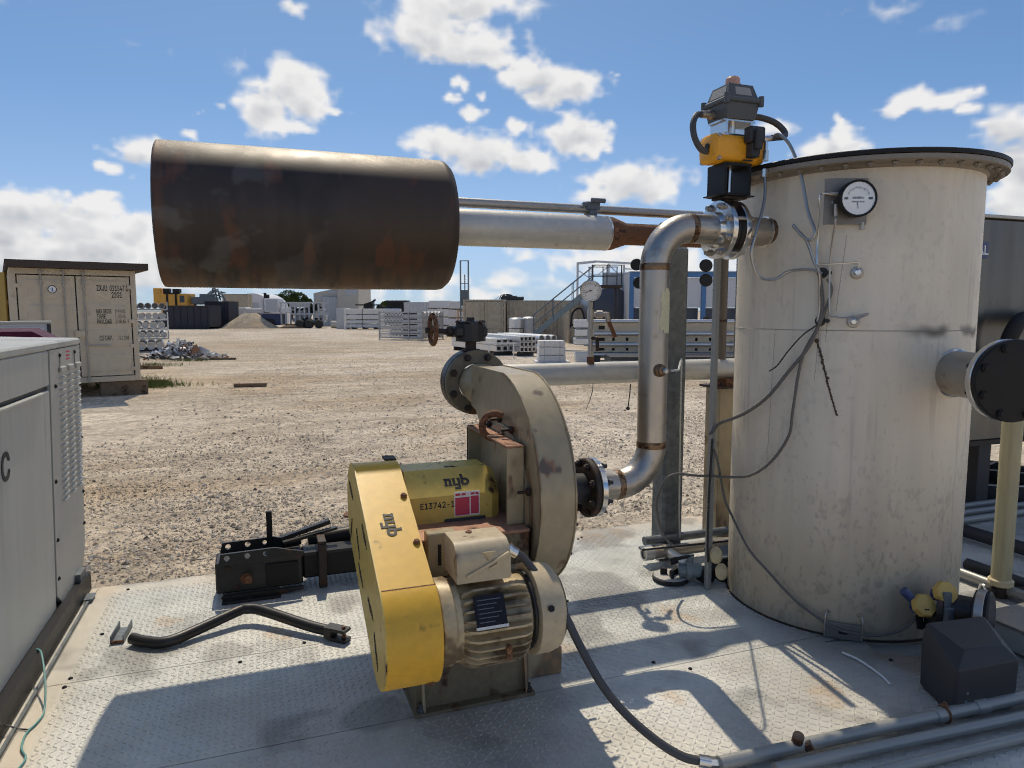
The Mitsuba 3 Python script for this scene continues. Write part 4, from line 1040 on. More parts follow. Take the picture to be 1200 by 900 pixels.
for dy, dz in ((-.045, -.042), (-.045, .042), (.045, -.042), (.045, .042)):
    part(act, 'cap_screw', cyl((1.70, SY + dy * 1.2, 1.908 + dz), (1.688, SY + dy * 1.2, 1.908 + dz), .009, 8), 'm_steel_dull')
part(act, 'decal', bx(1.80, 1.845, SY - .0625, SY - .0612, 1.86, 1.866), 'm_print', False)
part(av, 'solenoid', M(bx(1.80, 1.87, SY - .105, SY - .058, 1.925, 1.985, .006), bx(1.812, 1.85, SY - .10, SY - .060, 1.870, 1.925, .004), bx(1.815, 1.845, SY - .122, SY - .105, 1.895, 1.97, .004)), 'm_dark_grey', False)
part(av, 'air_fitting', M(cyl((1.87, SY - .085, 1.945), (1.905, SY - .095, 1.945), .011, 6), cyl((1.885, SY - .088, 1.945), (1.885, SY - .088, 1.88), .008, 8), cyl((1.885, SY - .088, 1.86), (1.885, SY - .088, 1.90), .012, 6), cyl((1.885, SY - .088, 1.80), (1.885, SY - .088, 1.83), .011, 6)), 'm_steel_bright', 25)
part(av, 'mount_bracket', M(bx(1.725, 1.735, SY - .05, SY + .05, 1.965, 2.012), bx(1.84, 1.85, SY - .05, SY + .05, 1.965, 2.012), bx(1.715, 1.86, SY - .05, SY + .05, 2.010, 2.017), cyl((1.787, SY, 1.965), (1.787, SY, 2.012), .016, 12), bx(1.725, 1.85, SY - .03, SY + .03, 1.962, 1.968)), 'm_steel_bright', 25)
sb = part(av, 'switch_box', hull([(x, y, z) for x, y, z in [(1.722, SY - .060, 2.018), (1.722, SY + .060, 2.018), (1.852, SY - .060, 2.018), (1.852, SY + .060, 2.018)]] + [(x, y, 2.075) for x in (1.712, 1.862) for y in (SY - .070, SY + .070)]), 'm_box_grey', False, 'dark grey valve position switch box')
part(sb, 'seam_flange', bx(1.702, 1.872, SY - .080, SY + .080, 2.0755, 2.094, .006), 'm_box_grey', False)
part(sb, 'lid', hull([(x, y, 2.0945) for x in (1.716, 1.858) for y in (SY - .068, SY + .068)] + [(x, y, 2.148) for x in (1.732, 1.842) for y in (SY - .052, SY + .052)]), 'm_box_grey', False)
for x in (1.708, 1.866):
    for y in (SY - .074, SY + .074): part(sb, 'lid_screw', cyl((x, y, 2.066), (x, y, 2.103), .011, 8), 'm_box_grey')
part(sb, 'rating_label', hull([(x - .0015 * k, y, z) for k in (0, 1) for x, y, z in ((1.7183, SY - .05, 2.103), (1.7183, SY + .05, 2.103), (1.7293, SY - .044, 2.140), (1.7293, SY + .044, 2.140))]), 'm_lock', False)
part(sb, 'side_label', hull([(x, y - .0015 * k, z) for k in (0, 1) for x, y, z in ((1.755, SY - .0645, 2.105), (1.83, SY - .0645, 2.105), (1.757, SY - .0555, 2.136), (1.825, SY - .0555, 2.136))]), 'm_lock', False)
part(sb, 'dome', M(lathe([(.034, 0), (.034, .010), (.028, .012), (.028, .032), (.022, .040), (0, .043)], (1.787, SY, 2.1485), Z, 28)), 'm_amber', 30, 'amber indicator dome')
part(sb, 'gland', M(cyl((1.722, SY + .02, 2.045), (1.690, SY + .02, 2.045), .018, 8), cyl((1.69, SY + .02, 2.045), (1.66, SY + .02, 2.043), .015, 12)), 'm_steel_dull', 25)
cond = part(av, 'left_conduit', tube([(1.665, SY + .02, 2.043), (1.635, SY + .015, 2.035), (1.610, SY, 1.995), (1.612, SY - .01, 1.945), (1.640, SY - .01, 1.905), (1.672, SY - .01, 1.895)], .012, 10), 'm_hose')
part(av, 'right_conduit', tube([(1.855, SY - .02, 2.04), (1.90, SY - .03, 2.040), (1.955, SY - .05, 2.02), (1.985, SY - .07, 1.985), (1.97, SY - .085, 1.960), (1.905, SY - .095, 1.947)], .012, 10), 'm_hose')
for x_, y_, z, lab in ((1.653, 2.335, 1.456, 'upper of two round black caps below the tank inlet flange'), (1.655, 2.335, 1.400, 'lower of two round black caps below the tank inlet flange'), (1.511, 2.62, 1.474, 'upper of two black caps peeking out left of the riser top'), (1.525, 2.62, 1.399, 'lower of two black caps peeking out left of the riser top')):
    solo('rubber_cap', lathe([(.022, 0), (.0245, .003), (.0245, .028), (.020, .032)], (x_, y_, z), (-.53, -.84, -.1), 20), 'm_rubber', lab, 'cap')

# ---------------------------------------------------------------- dial gauge on the tank and its tubes
dg = thing('differential_gauge', 'round white-faced differential pressure gauge with black rim on a steel plate on the tank', 'gauge')
N = np.array([math.cos(math.radians(248)), math.sin(math.radians(248)), 0]); U = np.array([-N[1], N[0], 0])
U = U if U[0] > 0 else -U
PC = np.array([2.047, 2.045, 1.679])
mm = np.eye(4); mm[:3, 0], mm[:3, 1], mm[:3, 2], mm[:3, 3] = U, Z, N, PC


def L_(u, v, w): return PC + U * u + Z * v + N * w


part(dg, 'mount_plate', at(bx(-.078, .078, -.083, .083, -.003, 0, .001), mm), 'm_plate_grey', False)
part(dg, 'mount_arm', M(bar(L_(.066, -.075, -.003), L_(.066, -.075, -.075), .012, .012), cyl(L_(.066, -.102, -.006), L_(.066, -.075, -.006), .008, 8)), 'm_steel_dull', False)
GCN = L_(.022, .003, 0)
part(dg, 'case', lathe([(.050, .001), (.050, .022), (.060, .026), (.066, .032), (.066, .056), (.062, .060), (.058, .055)], GCN, N, 56, caps=False), 'm_black', 30)
dl = part(dg, 'dial', lathe([(0, .050), (.0585, .050), (.0585, .052), (0, .0525)], GCN, N, 48, caps=False), 'm_dial', 30)
for k in range(21):
    a = math.radians(150 - 6 * k)
    rd = math.cos(a) * U + math.sin(a) * Z
    part(dl, 'tick', bar(GCN + N * .0533 + rd * (.040 if k % 5 else .036) - Z * .004, GCN + N * .0533 + rd * .045 - Z * .004, .0009 if k % 5 else .0016, .0006, N), 'm_print', False)
for s_ in (-1, 1):
    part(dl, 'mark', bar(GCN + N * .0533 + U * s_ * .036, GCN + N * .0533 + U * s_ * .05, .008, .0008, N), 'm_print', False)
part(dl, 'print', text('MAGNEHELIC', .0065, GCN + N * .0528 + Z * .002, U, Z, .0008, True, width=.040), 'm_print', False)
part(dl, 'print', text('INCHES OF WATER', .0045, GCN + N * .0528 - Z * .012, U, Z, .0008, False, width=.044), 'm_print', False)
part(dl, 'needle', bar(GCN + N * .054 - Z * .036, GCN + N * .054 - U * .004 - Z * .012, .0016, .0008, N), 'm_print', False)
part(dg, 'glass', lathe([(0, .0575), (.0585, .0575)], GCN, N, 40, caps=False), 'm_pane', True)
part(dg, 'port', M(cyl(L_(-.03, .022, .018), L_(-.07, .026, .018), .008, 8), cyl(L_(-.042, -.012, .018), L_(-.042, -.055, .018), .0075, 8), bx(0, .01, 0, .01, 0, .01).apply_translation(L_(-.05, -.01, .012))), 'm_steel_dull', 25)
pA = L_(-.07, .026, .018)
solo('capillary_tube', tube([pA, pA - U * .02 - N * .005, pA - U * .032 - Z * .006, pA - U * .034 - Z * .035, np.array([2.000, 2.125, 1.573]), np.array([1.998, 2.122, 1.475]), np.array([2.002, 2.112, 1.455]), np.array([2.05, 2.05, 1.455]), np.array([2.088, 2.018, 1.457]), np.array([2.094, 2.015, 1.448]), np.array([2.092, 2.022, 1.432])], .0032, 7, 5), 'm_steel_bright', 'upper stainless capillary tube from the dial gauge to the upper boss on the tank', 'tube')
pB = L_(-.042, -.055, .018)
solo('capillary_tube', tube([pB, pB - Z * .03, np.array([2.026, 2.085, 1.479]), np.array([2.029, 2.082, 1.30]), np.array([2.032, 2.078, 1.262]), np.array([2.045, 2.065, 1.256]), np.array([2.075, 2.03, 1.254]), np.array([2.11, 1.99, 1.268]), np.array([2.118, 1.985, 1.268]), np.array([2.10, 2.0, 1.256]), np.array([2.085, 2.01, 1.243])], .0036, 7, 5), 'm_capillary', 'lower stainless capillary tube from the dial gauge to the lower boss on the tank', 'tube')

# cables on and round the tank
AF = np.array([1.905, SY - .095, 1.945])
solo('air_tube', tube([AF, (1.915, 2.26, 1.955), (1.945, 2.23, 1.91), (1.965, 2.19, 1.80), (1.975, 2.155, 1.656), (1.985, 2.125, 1.576), (1.978, 2.14, 1.546), (1.963, 2.17, 1.567), (1.950, 2.20, 1.606), (1.955, 2.19, 1.590), (1.975, 2.155, 1.545), (1.993, 2.13, 1.464), (2.005, 2.115, 1.422), (2.018, 2.118, 1.31), (2.016, 2.122, 1.239)], .0062, 8, 7), 'm_capillary', 'grey air tube looping from the actuator down the tank', 'tube')
solo('air_tube', tube([(1.885, SY - .088, 1.80), (1.882, 2.285, 1.74), (1.862, 2.27, 1.68), (1.825, 2.25, 1.60), (1.800, 2.25, 1.52), (1.803, 2.25, 1.475), (1.83, 2.24, 1.412), (1.90, 2.235, 1.403), (1.945, 2.215, 1.430), (1.975, 2.165, 1.438), (1.998, 2.125, 1.431), (2.01, 2.105, 1.419)], .006, 8, 7), 'm_capillary', 'grey air tube hanging in front of the inlet flanges and curving to the tank', 'tube')
solo('signal_cable', tube([(2.012, 2.118, 1.416), (2.018, 2.106, 1.31), (2.015, 2.112, 1.239), (1.996, 2.146, 1.139), (1.967, 2.212, 1.042), (1.942, 2.30, .93), (1.936, 2.43, .846), (1.925, 2.56, .79), (1.921, 2.60, .765), (1.91, 2.605, .745), (1.885, 2.60, .73)], .0072, 8, 7), 'm_cable', 'brown grey cable running from the tank clips to the strut post', 'cable')
solo('signal_cable', tube([(2.028, 2.096, 1.40), (2.037, 2.083, 1.358), (2.029, 2.096, 1.294), (2.014, 2.115, 1.222), (1.986, 2.165, 1.095), (1.975, 2.19, .884), (1.970, 2.20, .787), (1.949, 2.27, .67), (1.938, 2.39, .585), (1.925, 2.55, .545), (1.905, 2.60, .54), (1.83, 2.61, .545), (1.74, 2.63, .555), (1.69, 2.64, .53), (1.66, 2.65, .46), (1.66, 2.66, .40), (1.69, 2.67, .30), (1.73, 2.68, .24), (1.76, 2.69, .21)], .0058, 8, 7), 'm_cable', 'brown grey cable sagging down the tank and looping before the galvanized post', 'cable')
solo('signal_cable', tube([(2.007, 2.11, 1.229), (1.975, 2.15, 1.189), (1.952, 2.198, 1.128), (1.935, 2.24, 1.065), (1.922, 2.27, 1.04)], .0032, 6, 6), 'm_cable_dark', 'thin loose cable end curving left from the lower tube clip', 'cable')
solo('signal_cable', tube([(1.912, 2.60, .66), (1.925, 2.585, .60), (1.955, 2.57, .44), (1.970, 2.54, .374), (1.938, 2.38, .274), (1.949, 2.27, .212), (1.99, 2.16, .129), (2.034, 2.088, .082), (2.083, 2.03, .046), (2.140, 1.982, .036), (2.203, 1.943, .036), (2.272, 1.912, .055), (2.315, 1.885, .10), (2.318, 1.87, .13)], .0055, 8, 7), 'm_cable', 'thin cable sweeping down the tank foot to the yellow capped sensors', 'cable')

# ---------------------------------------------------------------- right part of the deck
jb = thing('junction_box', 'dark grey sloped weatherproof box standing on the deck at the lower right', 'junction box')
A, B, Cc, Dd = np.array([2.024, 1.484]), np.array([2.265, 1.470]), np.array([2.350, 1.640]), np.array([2.095, 1.655])
ctr = (A + B + Cc + Dd) / 4
core = []
for p in (A, B, Cc, Dd):
    q = ctr + (p - ctr) * .96
    core += [(q[0], q[1], .016)]
    q = ctr + (p - ctr) * .985
    core += [(q[0], q[1], .158)]
q0 = [ctr + (p - ctr) * s for p, s in ((A, .62), (B, .66), (Cc, .90), (Dd, .92))]
core += [(q[0], q[1], z) for q, z in zip(q0, (.196, .192, .212, .218))]


def rounded(pts, r):
    return hull(np.vstack([np.asarray(p) + r * trimesh.creation.icosphere(1).vertices for p in pts]))


part(jb, 'shell', rounded(core, .012), 'm_dark_grey', 40)
part(jb, 'foot', bx(2.12, 2.26, 1.52, 1.60, .001, .02), 'm_black', False)
for t in (.25, .7):
    q = Dd * .12 + A * .88
    part(jb, 'screw', lathe([(.006, 0), (.005, .003)], (A[0] + .03 + .01 * t, A[1] - .010, .04 + .06 * t), (-.2, -1, 0), 8), 'm_machine_grey')

for k, (p, z) in enumerate((((2.305, 1.835), .185), ((2.365, 1.800), .240))):
    sn = thing('capped_sensor', ('lower' if k == 0 else 'upper') + ' of two yellow capped sensors at the foot of the large tank', 'sensor')
    c = np.array([p[0], p[1], z]); n_ = np.array([-.25, -.75, .45]); n_ /= np.linalg.norm(n_)
    part(sn, 'cap', lathe([(.036, -.018), (.043, -.012), (.044, .006), (.038, .016), (0, .019)], c, n_, 8, start=.3), 'm_ivory', 38, 'dull yellow plastic cap')
    part(sn, 'slot', bar(c + n_ * .0185 - .012 * basis(n_)[0] + .016 * basis(n_)[1] * -1, c + n_ * .0185 + .006 * basis(n_)[0] - .016 * basis(n_)[1], .005, .002, n_), 'm_print', False)
    ta_ = np.array([-.62, .35, .70]) if k == 0 else np.array([.75, .35, -.55])
    ta_ /= np.linalg.norm(ta_)
    part(sn, 'body', M(cyl(c - n_ * .02, c - n_ * .055, .026, 8), cyl(c - n_ * .03 + ta_ * .02, c - n_ * .03 + ta_ * .085, .017, 10)), 'm_blue_fit', 28, 'dark blue fitting')
    part(sn, 'gland', cyl(c - n_ * .03 + (-.005, -.005, -.035), c - n_ * .03 + (.012, .0, -.085), .013, 8), 'm_black', 28)
dv = thing('drain_valve', 'black drain flange with steel band behind the sloped junction box', 'valve')
dc = np.array([2.44, 1.71, .182]); dn = np.array([.45, -.89, .05]); dn /= np.linalg.norm(dn)
part(dv, 'blind_cover', lathe([(0, .03), (.080, .03), (.088, .024), (.088, .004)], dc, dn, 36, caps=False), 'm_black', 30)
part(dv, 'band', lathe([(.089, -.014), (.0905, -.012), (.0905, .012), (.089, .014)], dc, dn, 40, caps=False), 'm_steel_dull', 30)
part(dv, 'body', M(lathe([(.086, 0), (.086, -.02), (.055, -.03), (.055, -.12)], dc, dn, 30), lathe([(.075, -.13), (.075, -.11)], dc, dn, 30), bx(2.33, 2.42, 1.78, 1.86, .08, .17, .01)), 'm_black_rust', 28)
part(dv, 'yoke', M(bx(2.33, 2.37, 1.755, 1.78, .12, .20, .004), cyl((2.35, 1.78, .20), (2.35, 1.78, .25), .015, 8)), 'm_machine_grey', 25)

# three conduits along the near edge of the deck
for k, (a, b, r, z, lab) in enumerate((((1.17, 1.523), (3.4, 1.39), .0195, .024, 'thick grey conduit nearest the junction box along the lower right of the deck'),
                                     ((1.30, 1.452), (3.4, 1.30), .0165, .022, 'middle grey conduit of the three along the lower right of the deck'),
                                     ((1.55, 1.348), (3.4, 1.25), .0155, .020, 'outermost grey conduit in the bottom right corner'))):
    c = thing('conduit', lab, 'conduit')
    a3, b3 = np.array([a[0], a[1], z]), np.array([b[0], b[1], z + (.02 if k == 0 else .01)])
    dvec = (b3 - a3) / np.linalg.norm(b3 - a3)
    part(c, 'pipe', cyl(a3, b3, r, 20), 'm_conduit')
    if k == 0:
        for t in (.76, .92):
            part(c, 'coupling', cyl(a3 + dvec * t, a3 + dvec * (t + .05), r * 1.22, 20, b=.003), 'm_conduit', 30)
        q = a3 + dvec * .80
        part(c, 'strap', M(torus(q, dvec, r * 1.25, .0045, 24, 6), hexbolt(q + (0, 0, r * 1.2), Z, .010, .010, .006, .006)), 'm_rust', 30)
        q = a3 + dvec * .255
        part(c, 'plug', M(cyl(q + (0, 0, r * .6), q + (-.005, -.012, r + .022), .016, 16), cyl(q + (.02, -.01, .0), q + (.035, -.022, .012), .014, 10)), 'm_dark_rust', 30)
for k, x in enumerate((3.12, 3.235)):
    solo('deck_pipe', cyl((x, 1.2, .035 + .01 * k), (x, 2.36, .035 + .01 * k), .024 if k == 0 else .028, 16), 'm_conduit' if k == 0 else 'm_dark_grey', ('grey pipe' if k == 0 else 'dark pipe') + ' running towards the picture edge at the right of the large tank foot', 'pipe')
solo('deck_pipe', cyl((3.73, 1.6, .05), (3.70, 2.78, .05), .035, 16), 'm_dark_grey', 'thick dark pipe crossing the shaded deck behind the sight tube', 'pipe')
for k, y in enumerate((2.92, 3.03, 3.14)):
    solo('deck_pipe', cyl((3.2, y, .03), (6.4, y, .03), .020, 14), 'm_conduit', ('nearest', 'middle', 'farthest')[k] + ' of three parallel pipes on the sunlit deck right of the large tank', 'pipe')
pbx = thing('pipe_box', 'pale grey flat cover on the deck beside the junction box at the right edge', 'cover')
part(pbx, 'cover', bx(2.62, 3.0, 1.55, 1.84, .002, .10, .012), 'm_gen_panel', False)
part(pbx, 'lip', bx(2.61, 3.01, 1.54, 1.85, .10, .108, .003), 'm_steel_dull', False)

sg_ = thing('sight_tube', 'translucent yellowish sight tube standing right of the large tank', 'tube')
SX, SYy = 3.10, 2.10
part(sg_, 'tube', lathe([(.040, .085), (.040, .98)], (SX, SYy, 0), Z, 36, caps=False), 'm_ivory_tube', True)
part(sg_, 'inner_rod', cyl((SX, SYy, .09), (SX, SYy, .95), .007, 12), 'm_ivory_core')
part(sg_, 'base_cap', M(cyl((SX, SYy, .055), (SX, SYy, .087), .050, 28, b=.006)), 'm_ivory_pale', 30)
vb = part(sg_, 'valve', M(cyl((SX, SYy, .002), (SX, SYy, .056), .030, 16), cyl((SX, SYy, .028), (SX + .11, SYy - .05, .028), .019, 12), cyl((SX - .06, SYy + .02, .028), (SX, SYy, .028), .019, 12)), 'm_dark_rust', 28)
part(vb, 'handle', M(torus((SX + .125, SYy - .056, .03), (.9, -.42, 0), .030, .007, 20, 6), bar((SX + .125, SYy - .056, .0), (SX + .125, SYy - .056, .06), .008, .008, X)), 'm_steel_bright', 30)
part(vb, 'handle', M(torus((SX - .075, SYy + .025, .035), (-.9, .42, 0), .022, .006, 18, 6)), 'm_steel_bright', 30)

t2 = thing('box_tank', 'rectangular brushed stainless tank on dark legs beyond the large tank', 'tank')
part(t2, 'body', bx(3.3, 6.2, 3.10, 4.3, .457, 1.845, .012), 'm_box_tank', False)
part(t2, 'top_lip', bx(3.28, 6.22, 3.085, 4.32, 1.845, 1.865, .003), 'm_steel_dull', False)
part(t2, 'bottom_channel', bx(3.3, 6.2, 3.11, 4.29, .425, .457), 'm_dark_rust', False)
for x in (3.42, 4.37, 5.9):
    part(t2, 'leg', M(bx(x, x + .11, 3.16, 3.175, .003, .425), bx(x, x + .012, 3.175, 3.27, .003, .425)), 'm_dark_grey', False)
part(t2, 'brace', bar((4.98, 3.2, .42), (5.25, 3.2, .02), .05, .05), 'm_dark_grey', False)
sgn = part(t2, 'sign', bx(4.15, 4.235, 3.094, 3.0985, 1.60, 1.70), 'm_blue_fit', False, 'small dark blue sign with white letters')
part(sgn, 'lettering', text('AL', .055, (4.193, 3.0938, 1.65), X, Z, .001, True), 'm_white', False)
part(t2, 'outlet_hose', tube([(4.30, 3.08, .95), (4.29, 2.99, 1.02), (4.29, 2.96, 1.12), (4.33, 2.95, 1.20), (4.42, 2.96, 1.235), (4.62, 2.97, 1.24), (4.9, 3.0, 1.22)], .045, 14), 'm_rubber', 40, 'black rubber hose')
ba = thing('drip_basin', 'round dark basin with strap handles on the deck under the box tank', 'basin')
part(ba, 'wall', lathe([(.44, .003), (.46, .13), (.452, .13), (.43, .01), (0, .008)], (4.85, 3.52, 0), Z, 48, caps=False), 'm_dark_grey', 35)
part(ba, 'rim', torus((4.85, 3.52, .13), Z, .456, .008, 48, 8), 'm_steel_dull', True)
part(ba, 'strap', M(bar((4.45, 3.38, .137), (5.25, 3.66, .137), .02, .006), bar((4.6, 3.85, .145), (5.12, 3.2, .145), .02, .006)), 'm_steel_dull', False)

# fittings at the foot of the galvanized post
mf = thing('pipe_manifold', 'pair of short grey pipe stubs lying at the foot of the galvanized post', 'pipe')
part(mf, 'pipe', cyl((1.80, 2.985, .060), (2.75, 2.985, .060), .030, 18), 'm_steel_dull')
part(mf, 'pipe', cyl((1.83, 3.045, .105), (2.75, 3.045, .105), .022, 16), 'm_galv')
part(mf, 'open_end', lathe([(.024, 0), (.034, 0), (.034, .05), (.024, .05)], (1.792, 2.985, .060), X, 18, caps=False), 'm_pipe_white', 30)
part(mf, 'branch', M(cyl((1.93, 2.985, .06), (1.93, 2.74, .05), .024, 14), cyl((1.93, 2.80, .05), (1.93, 2.86, .053), .032, 14)), 'm_pipe_white', 30)
part(mf, 'union', M(cyl((1.90, 2.985, .06), (1.96, 2.985, .06), .037, 8), cyl((2.2, 2.985, .06), (2.26, 2.985, .06), .037, 8)), 'm_steel_dull', 25)
solo('tie_rod', cyl((1.66, 2.78, .165), (2.60, 2.76, .150), .005, 8), 'm_cable_dark', 'thin dark rod crossing in front of the galvanized post foot', 'rod')
bv = thing('ball_valve', 'blue grey valve body on the deck between the post foot and the strut', 'valve')
part(bv, 'body', M(cyl((1.84, 2.745, .055), (1.935, 2.70, .06), .036, 14), cyl((1.87, 2.73, .06), (1.89, 2.72, .06), .048, 16), cyl((1.885, 2.722, .06), (1.885, 2.722, .125), .016, 10)), 'm_blue_grey', 28)
part(bv, 'handle', M(bar((1.80, 2.75, .11), (1.885, 2.722, .128), .02, .01), cyl((1.795, 2.752, .10), (1.83, 2.742, .11), .016, 10)), 'm_black', 25)
part(bv, 'actuator', bx(1.915, 1.985, 2.655, 2.72, .01, .075, .008), 'm_black', False)
for k, (c, lab) in enumerate((((1.93, 2.585, .172), 'upper of two oval ivory caps on the strut post'), ((1.955, 2.575, .095), 'lower of two oval ivory caps on the strut post'))):
    iv = thing('oval_cap', lab, 'cap')
    c = np.array(c); n_ = np.array([-.55, -.82, .1]); n_ /= np.linalg.norm(n_)
    m = lathe([(.022, -.018), (.028, -.012), (.028, .008), (.020, .017), (0, .019)], c, n_, 18)
    v = m.vertices - c; v[:, 2] *= 1.35; m.vertices = v + c
    part(iv, 'dome', m, 'm_ivory_pale', 40)
    part(iv, 'neck', cyl(c - n_ * .018, c - n_ * .05, .018, 12), 'm_black')
hs_ = thing('access_cap', 'round grey cleanout cap with T handle lying on the deck', 'cap')
part(hs_, 'disc', lathe([(.080, .018), (.078, .026), (.030, .030), (0, .030)], (1.815, 2.775, 0), Z, 40, caps=False), 'm_gen_panel', 30)
part(hs_, 'rubber_rim', lathe([(.076, .001), (.085, .004), (.085, .018), (.080, .022)], (1.815, 2.775, 0), Z, 40, caps=False), 'm_rubber', 30)
part(hs_, 'handle', M(bar((1.775, 2.80, .042), (1.80, 2.78, .042), .014, .03), bar((1.80, 2.75, .042), (1.875, 2.79, .042), .014, .03), bar((1.80, 2.75, .042), (1.795, 2.725, .042), .014, .03)), 'm_black', False)
cb = thing('control_box', 'small dark box on the deck between the strut and the large tank', 'box')
part(cb, 'case', bx(2.02, 2.14, 2.66, 2.78, .002, .12, .006), 'm_dark_grey', False)
part(cb, 'lid', bx(2.01, 2.15, 2.65, 2.79, .12, .13, .003), 'm_machine_grey', False)
solo('conduit_run', tube([(1.922, 2.628, .70), (1.901, 2.60, .68), (1.893, 2.60, .45), (1.893, 2.60, .22), (1.90, 2.60, .14)], .0055, 8, 6), 'm_cable_dark', 'dark cable strapped down the side of the strut post', 'cable')
solo('wire_scrap', tube([(2.02, 1.93, .006), (2.03, 1.86, .008), (2.02, 1.76, .006), (2.0, 1.70, .005)], .004, 6), 'm_white', 'white wire scrap curling over the deck before the tank lug', 'wire')

# ---------------------------------------------------------------- the yard behind
FH, RH = np.array([math.cos(YAW), math.sin(YAW)]), np.array([math.sin(YAW), -math.cos(YAW)])


def lat(px, d): return (px - 600) / 820 * (d * math.cos(PITCH) + 2.0 * math.sin(PITCH))


def frm(px, d, deg=0.0, z=G):
    """A place in the yard: d metres ahead, its local x to the right, y away, turned by deg."""
    p = d * FH + lat(px, d) * RH
    a = math.radians(deg)
    x = np.array([*RH, 0]) * math.cos(a) + np.array([*FH, 0]) * math.sin(a)
    m = np.eye(4)
    m[:3, 0], m[:3, 1], m[:3, 3] = x, np.cross(Z, x), (p[0], p[1], z)
    return m


def zr(row, d):
    b = (row - 450) / 820
    return 1.28 - d * (math.sin(PITCH) + b * math.cos(PITCH)) / (math.cos(PITCH) - b * math.sin(PITCH)) - G


def corr(x0, x1, z0, z1, y, pitch=.28, dep=.036, side=1):
    """A corrugated sheet along local x at y, ridges towards -y * side, thin but closed."""
    n = max(2, int(round((x1 - x0) / pitch)))
    pts = []
    for k in range(n):
        a = x0 + (x1 - x0) * k / n; w = (x1 - x0) / n
        pts += [(a, 0), (a + w * .26, 0), (a + w * .5, -dep), (a + w * .76, -dep)]
    pts.append((x1, 0))
    back = [(x1, .012), (x0, .012)]
    poly = Polygon([(px, y + py * side) for px, py in pts] + [(px, y + py * side) for px, py in back])
    m = trimesh.creation.extrude_polygon(poly.buffer(0), z1 - z0, engine='earcut')
    m.apply_translation((0, 0, z0))
    return m


def container(key, F, L=6.06, W=2.438, H=2.591, m='m_container', near=False):
    P = lambda name, mesh, mt, sm=False, lab=None, par=key: part(par, name, at(M(mesh), F), mt, sm, lab)
    swap = lambda q: at(q, np.array([[0, -1, 0, 0], [1, 0, 0, 0], [0, 0, 1, 0], [0, 0, 0, 1.0]]))
    left = swap(corr(.10, L - .10, .14, H - .10, -.02, side=-1)); right = swap(corr(.10, L - .10, .14, H - .10, -W + .02, side=1))
    P('wall', left, m); P('wall', right, m)
    P('wall', corr(.1, W - .1, .14, H - .1, L - .04, side=-1), m)
    P('roof', bx(.02, W - .02, .02, L - .02, H - .06, H - .02), m)
    fr = [bx(x, x + .11, y, y + .11, 0, H, .008) for x in (0, W - .11) for y in (0, L - .11)]
    fr += [bx(.11, W - .11, .01, .09, H - .13, H - .005), bx(.11, W - .11, .01, .09, .0, .12), bx(.0, .06, .11, L - .11, H - .09, H), bx(W - .06, W, .11, L - .11, H - .09, H), bx(.0, .06, .11, L - .11, 0, .15), bx(W - .06, W, .11, L - .11, 0, .15), bx(.06, W - .06, .1, L - .1, .08, .13)]
    P('frame', fr, m)
    P('gasket', bx(.11, W - .11, .035, .05, .12, H - .13), 'm_rubber')
    for s, (x0, x1) in enumerate(((.135, W / 2 - .014), (W / 2 + .014, W - .135))):
        dm = [bx(x0, x1, .022, .034, .14, H - .155, .003)]
        for z0, z1 in ((.22, .66), (.80, 1.24), (1.36, 1.80), (1.92, H - .22)):
            dm.append(hull([(x, .022, z) for x in (x0 + .14, x1 - .06) for z in (z0, z1)] + [(x, .008, z) for x in (x0 + .17, x1 - .09) for z in (z0 + .05, z1 - .05)]))
        dk = P('door', dm, m)
        for t in ((.40, .80) if s == 0 else (.13, .88)):
            x = x0 + (x1 - x0) * t
            if near and s == 1 and t > .5: continue
            q = P('lock_rod', [cyl((x, -.02, .02), (x, -.02, H - .03), .017, 8), bx(x - .03, x + .03, -.035, .012, .05, .11), bx(x - .03, x + .03, -.035, .012, H - .12, H - .05), bx(x - .035, x + .035, -.03, .02, H - .35, H - .27), bx(x - .035, x + .035, -.03, .02, .85, .91)], 'm_lock' if near else m, False, None, dk)
        if s == 1:
            P('handle', [bx(x0 + .10, x0 + .55, -.03, -.018, .845, .870), bx(x0 + .36, x0 + .62, -.035, -.012, .835, .872)], 'm_lock', False, None, dk)
            for z in (.24, .78, 1.36, 2.16): P('hinge', bx(x1 - .05, W - .02, -.012, .014, z, z + .09, .004), m, False, None, dk)
        else:
            for z in (.24, .78, 1.36, 2.16): P('hinge', bx(.02, x0 + .05, -.012, .014, z, z + .09, .004), m, False, None, dk)
    P('lock_box', bx(W / 2 - .06, W / 2 + .13, -.05, .02, 1.05, 1.20, .008), m)
    return P


F1 = np.eye(4)
xa = np.array([math.cos(math.radians(16.2)), math.sin(math.radians(16.2))])
F1[:3, 0], F1[:3, 1], F1[:3, 3] = (xa[0], xa[1], 0), (-xa[1], xa[0], 0), (-2.655 - 2.438 * xa[0], 18.78 - 2.438 * xa[1], -.372)
c1k = thing('shipping_container', 'beige shipping container with stencilled number ZXJU 021547 3 on its doors', 'container')
P = container(c1k, F1, near=True)
DR = c1k + '__door_001'
tx = lambda s, h, x, z, wd=None, b=True: P('lettering', text(s, h, (x, .0075, z), X, Z, .004, b, True, wd), 'm_print', False, None, DR)
tx('ZXJU', .125, 1.735, 2.175, .215); tx('021547', .125, 2.045, 2.175, .30); tx('3', .125, 2.255, 2.175, .045)
tx('22G1', .125, 2.03, 2.02, .21)
for k, (a, b) in enumerate((('MAX GROSS', '29 901 KG'), ('TARE', '1 920 KG'), ('PAYLOAD', '27 981 KG'))):
    wd = (.30, .18, .30)[k]
    tx(a, .10, 1.60 + wd / 2, 1.64 - k * .118, wd); tx(b, .09, 2.08, 1.64 - k * .118, .21, False)
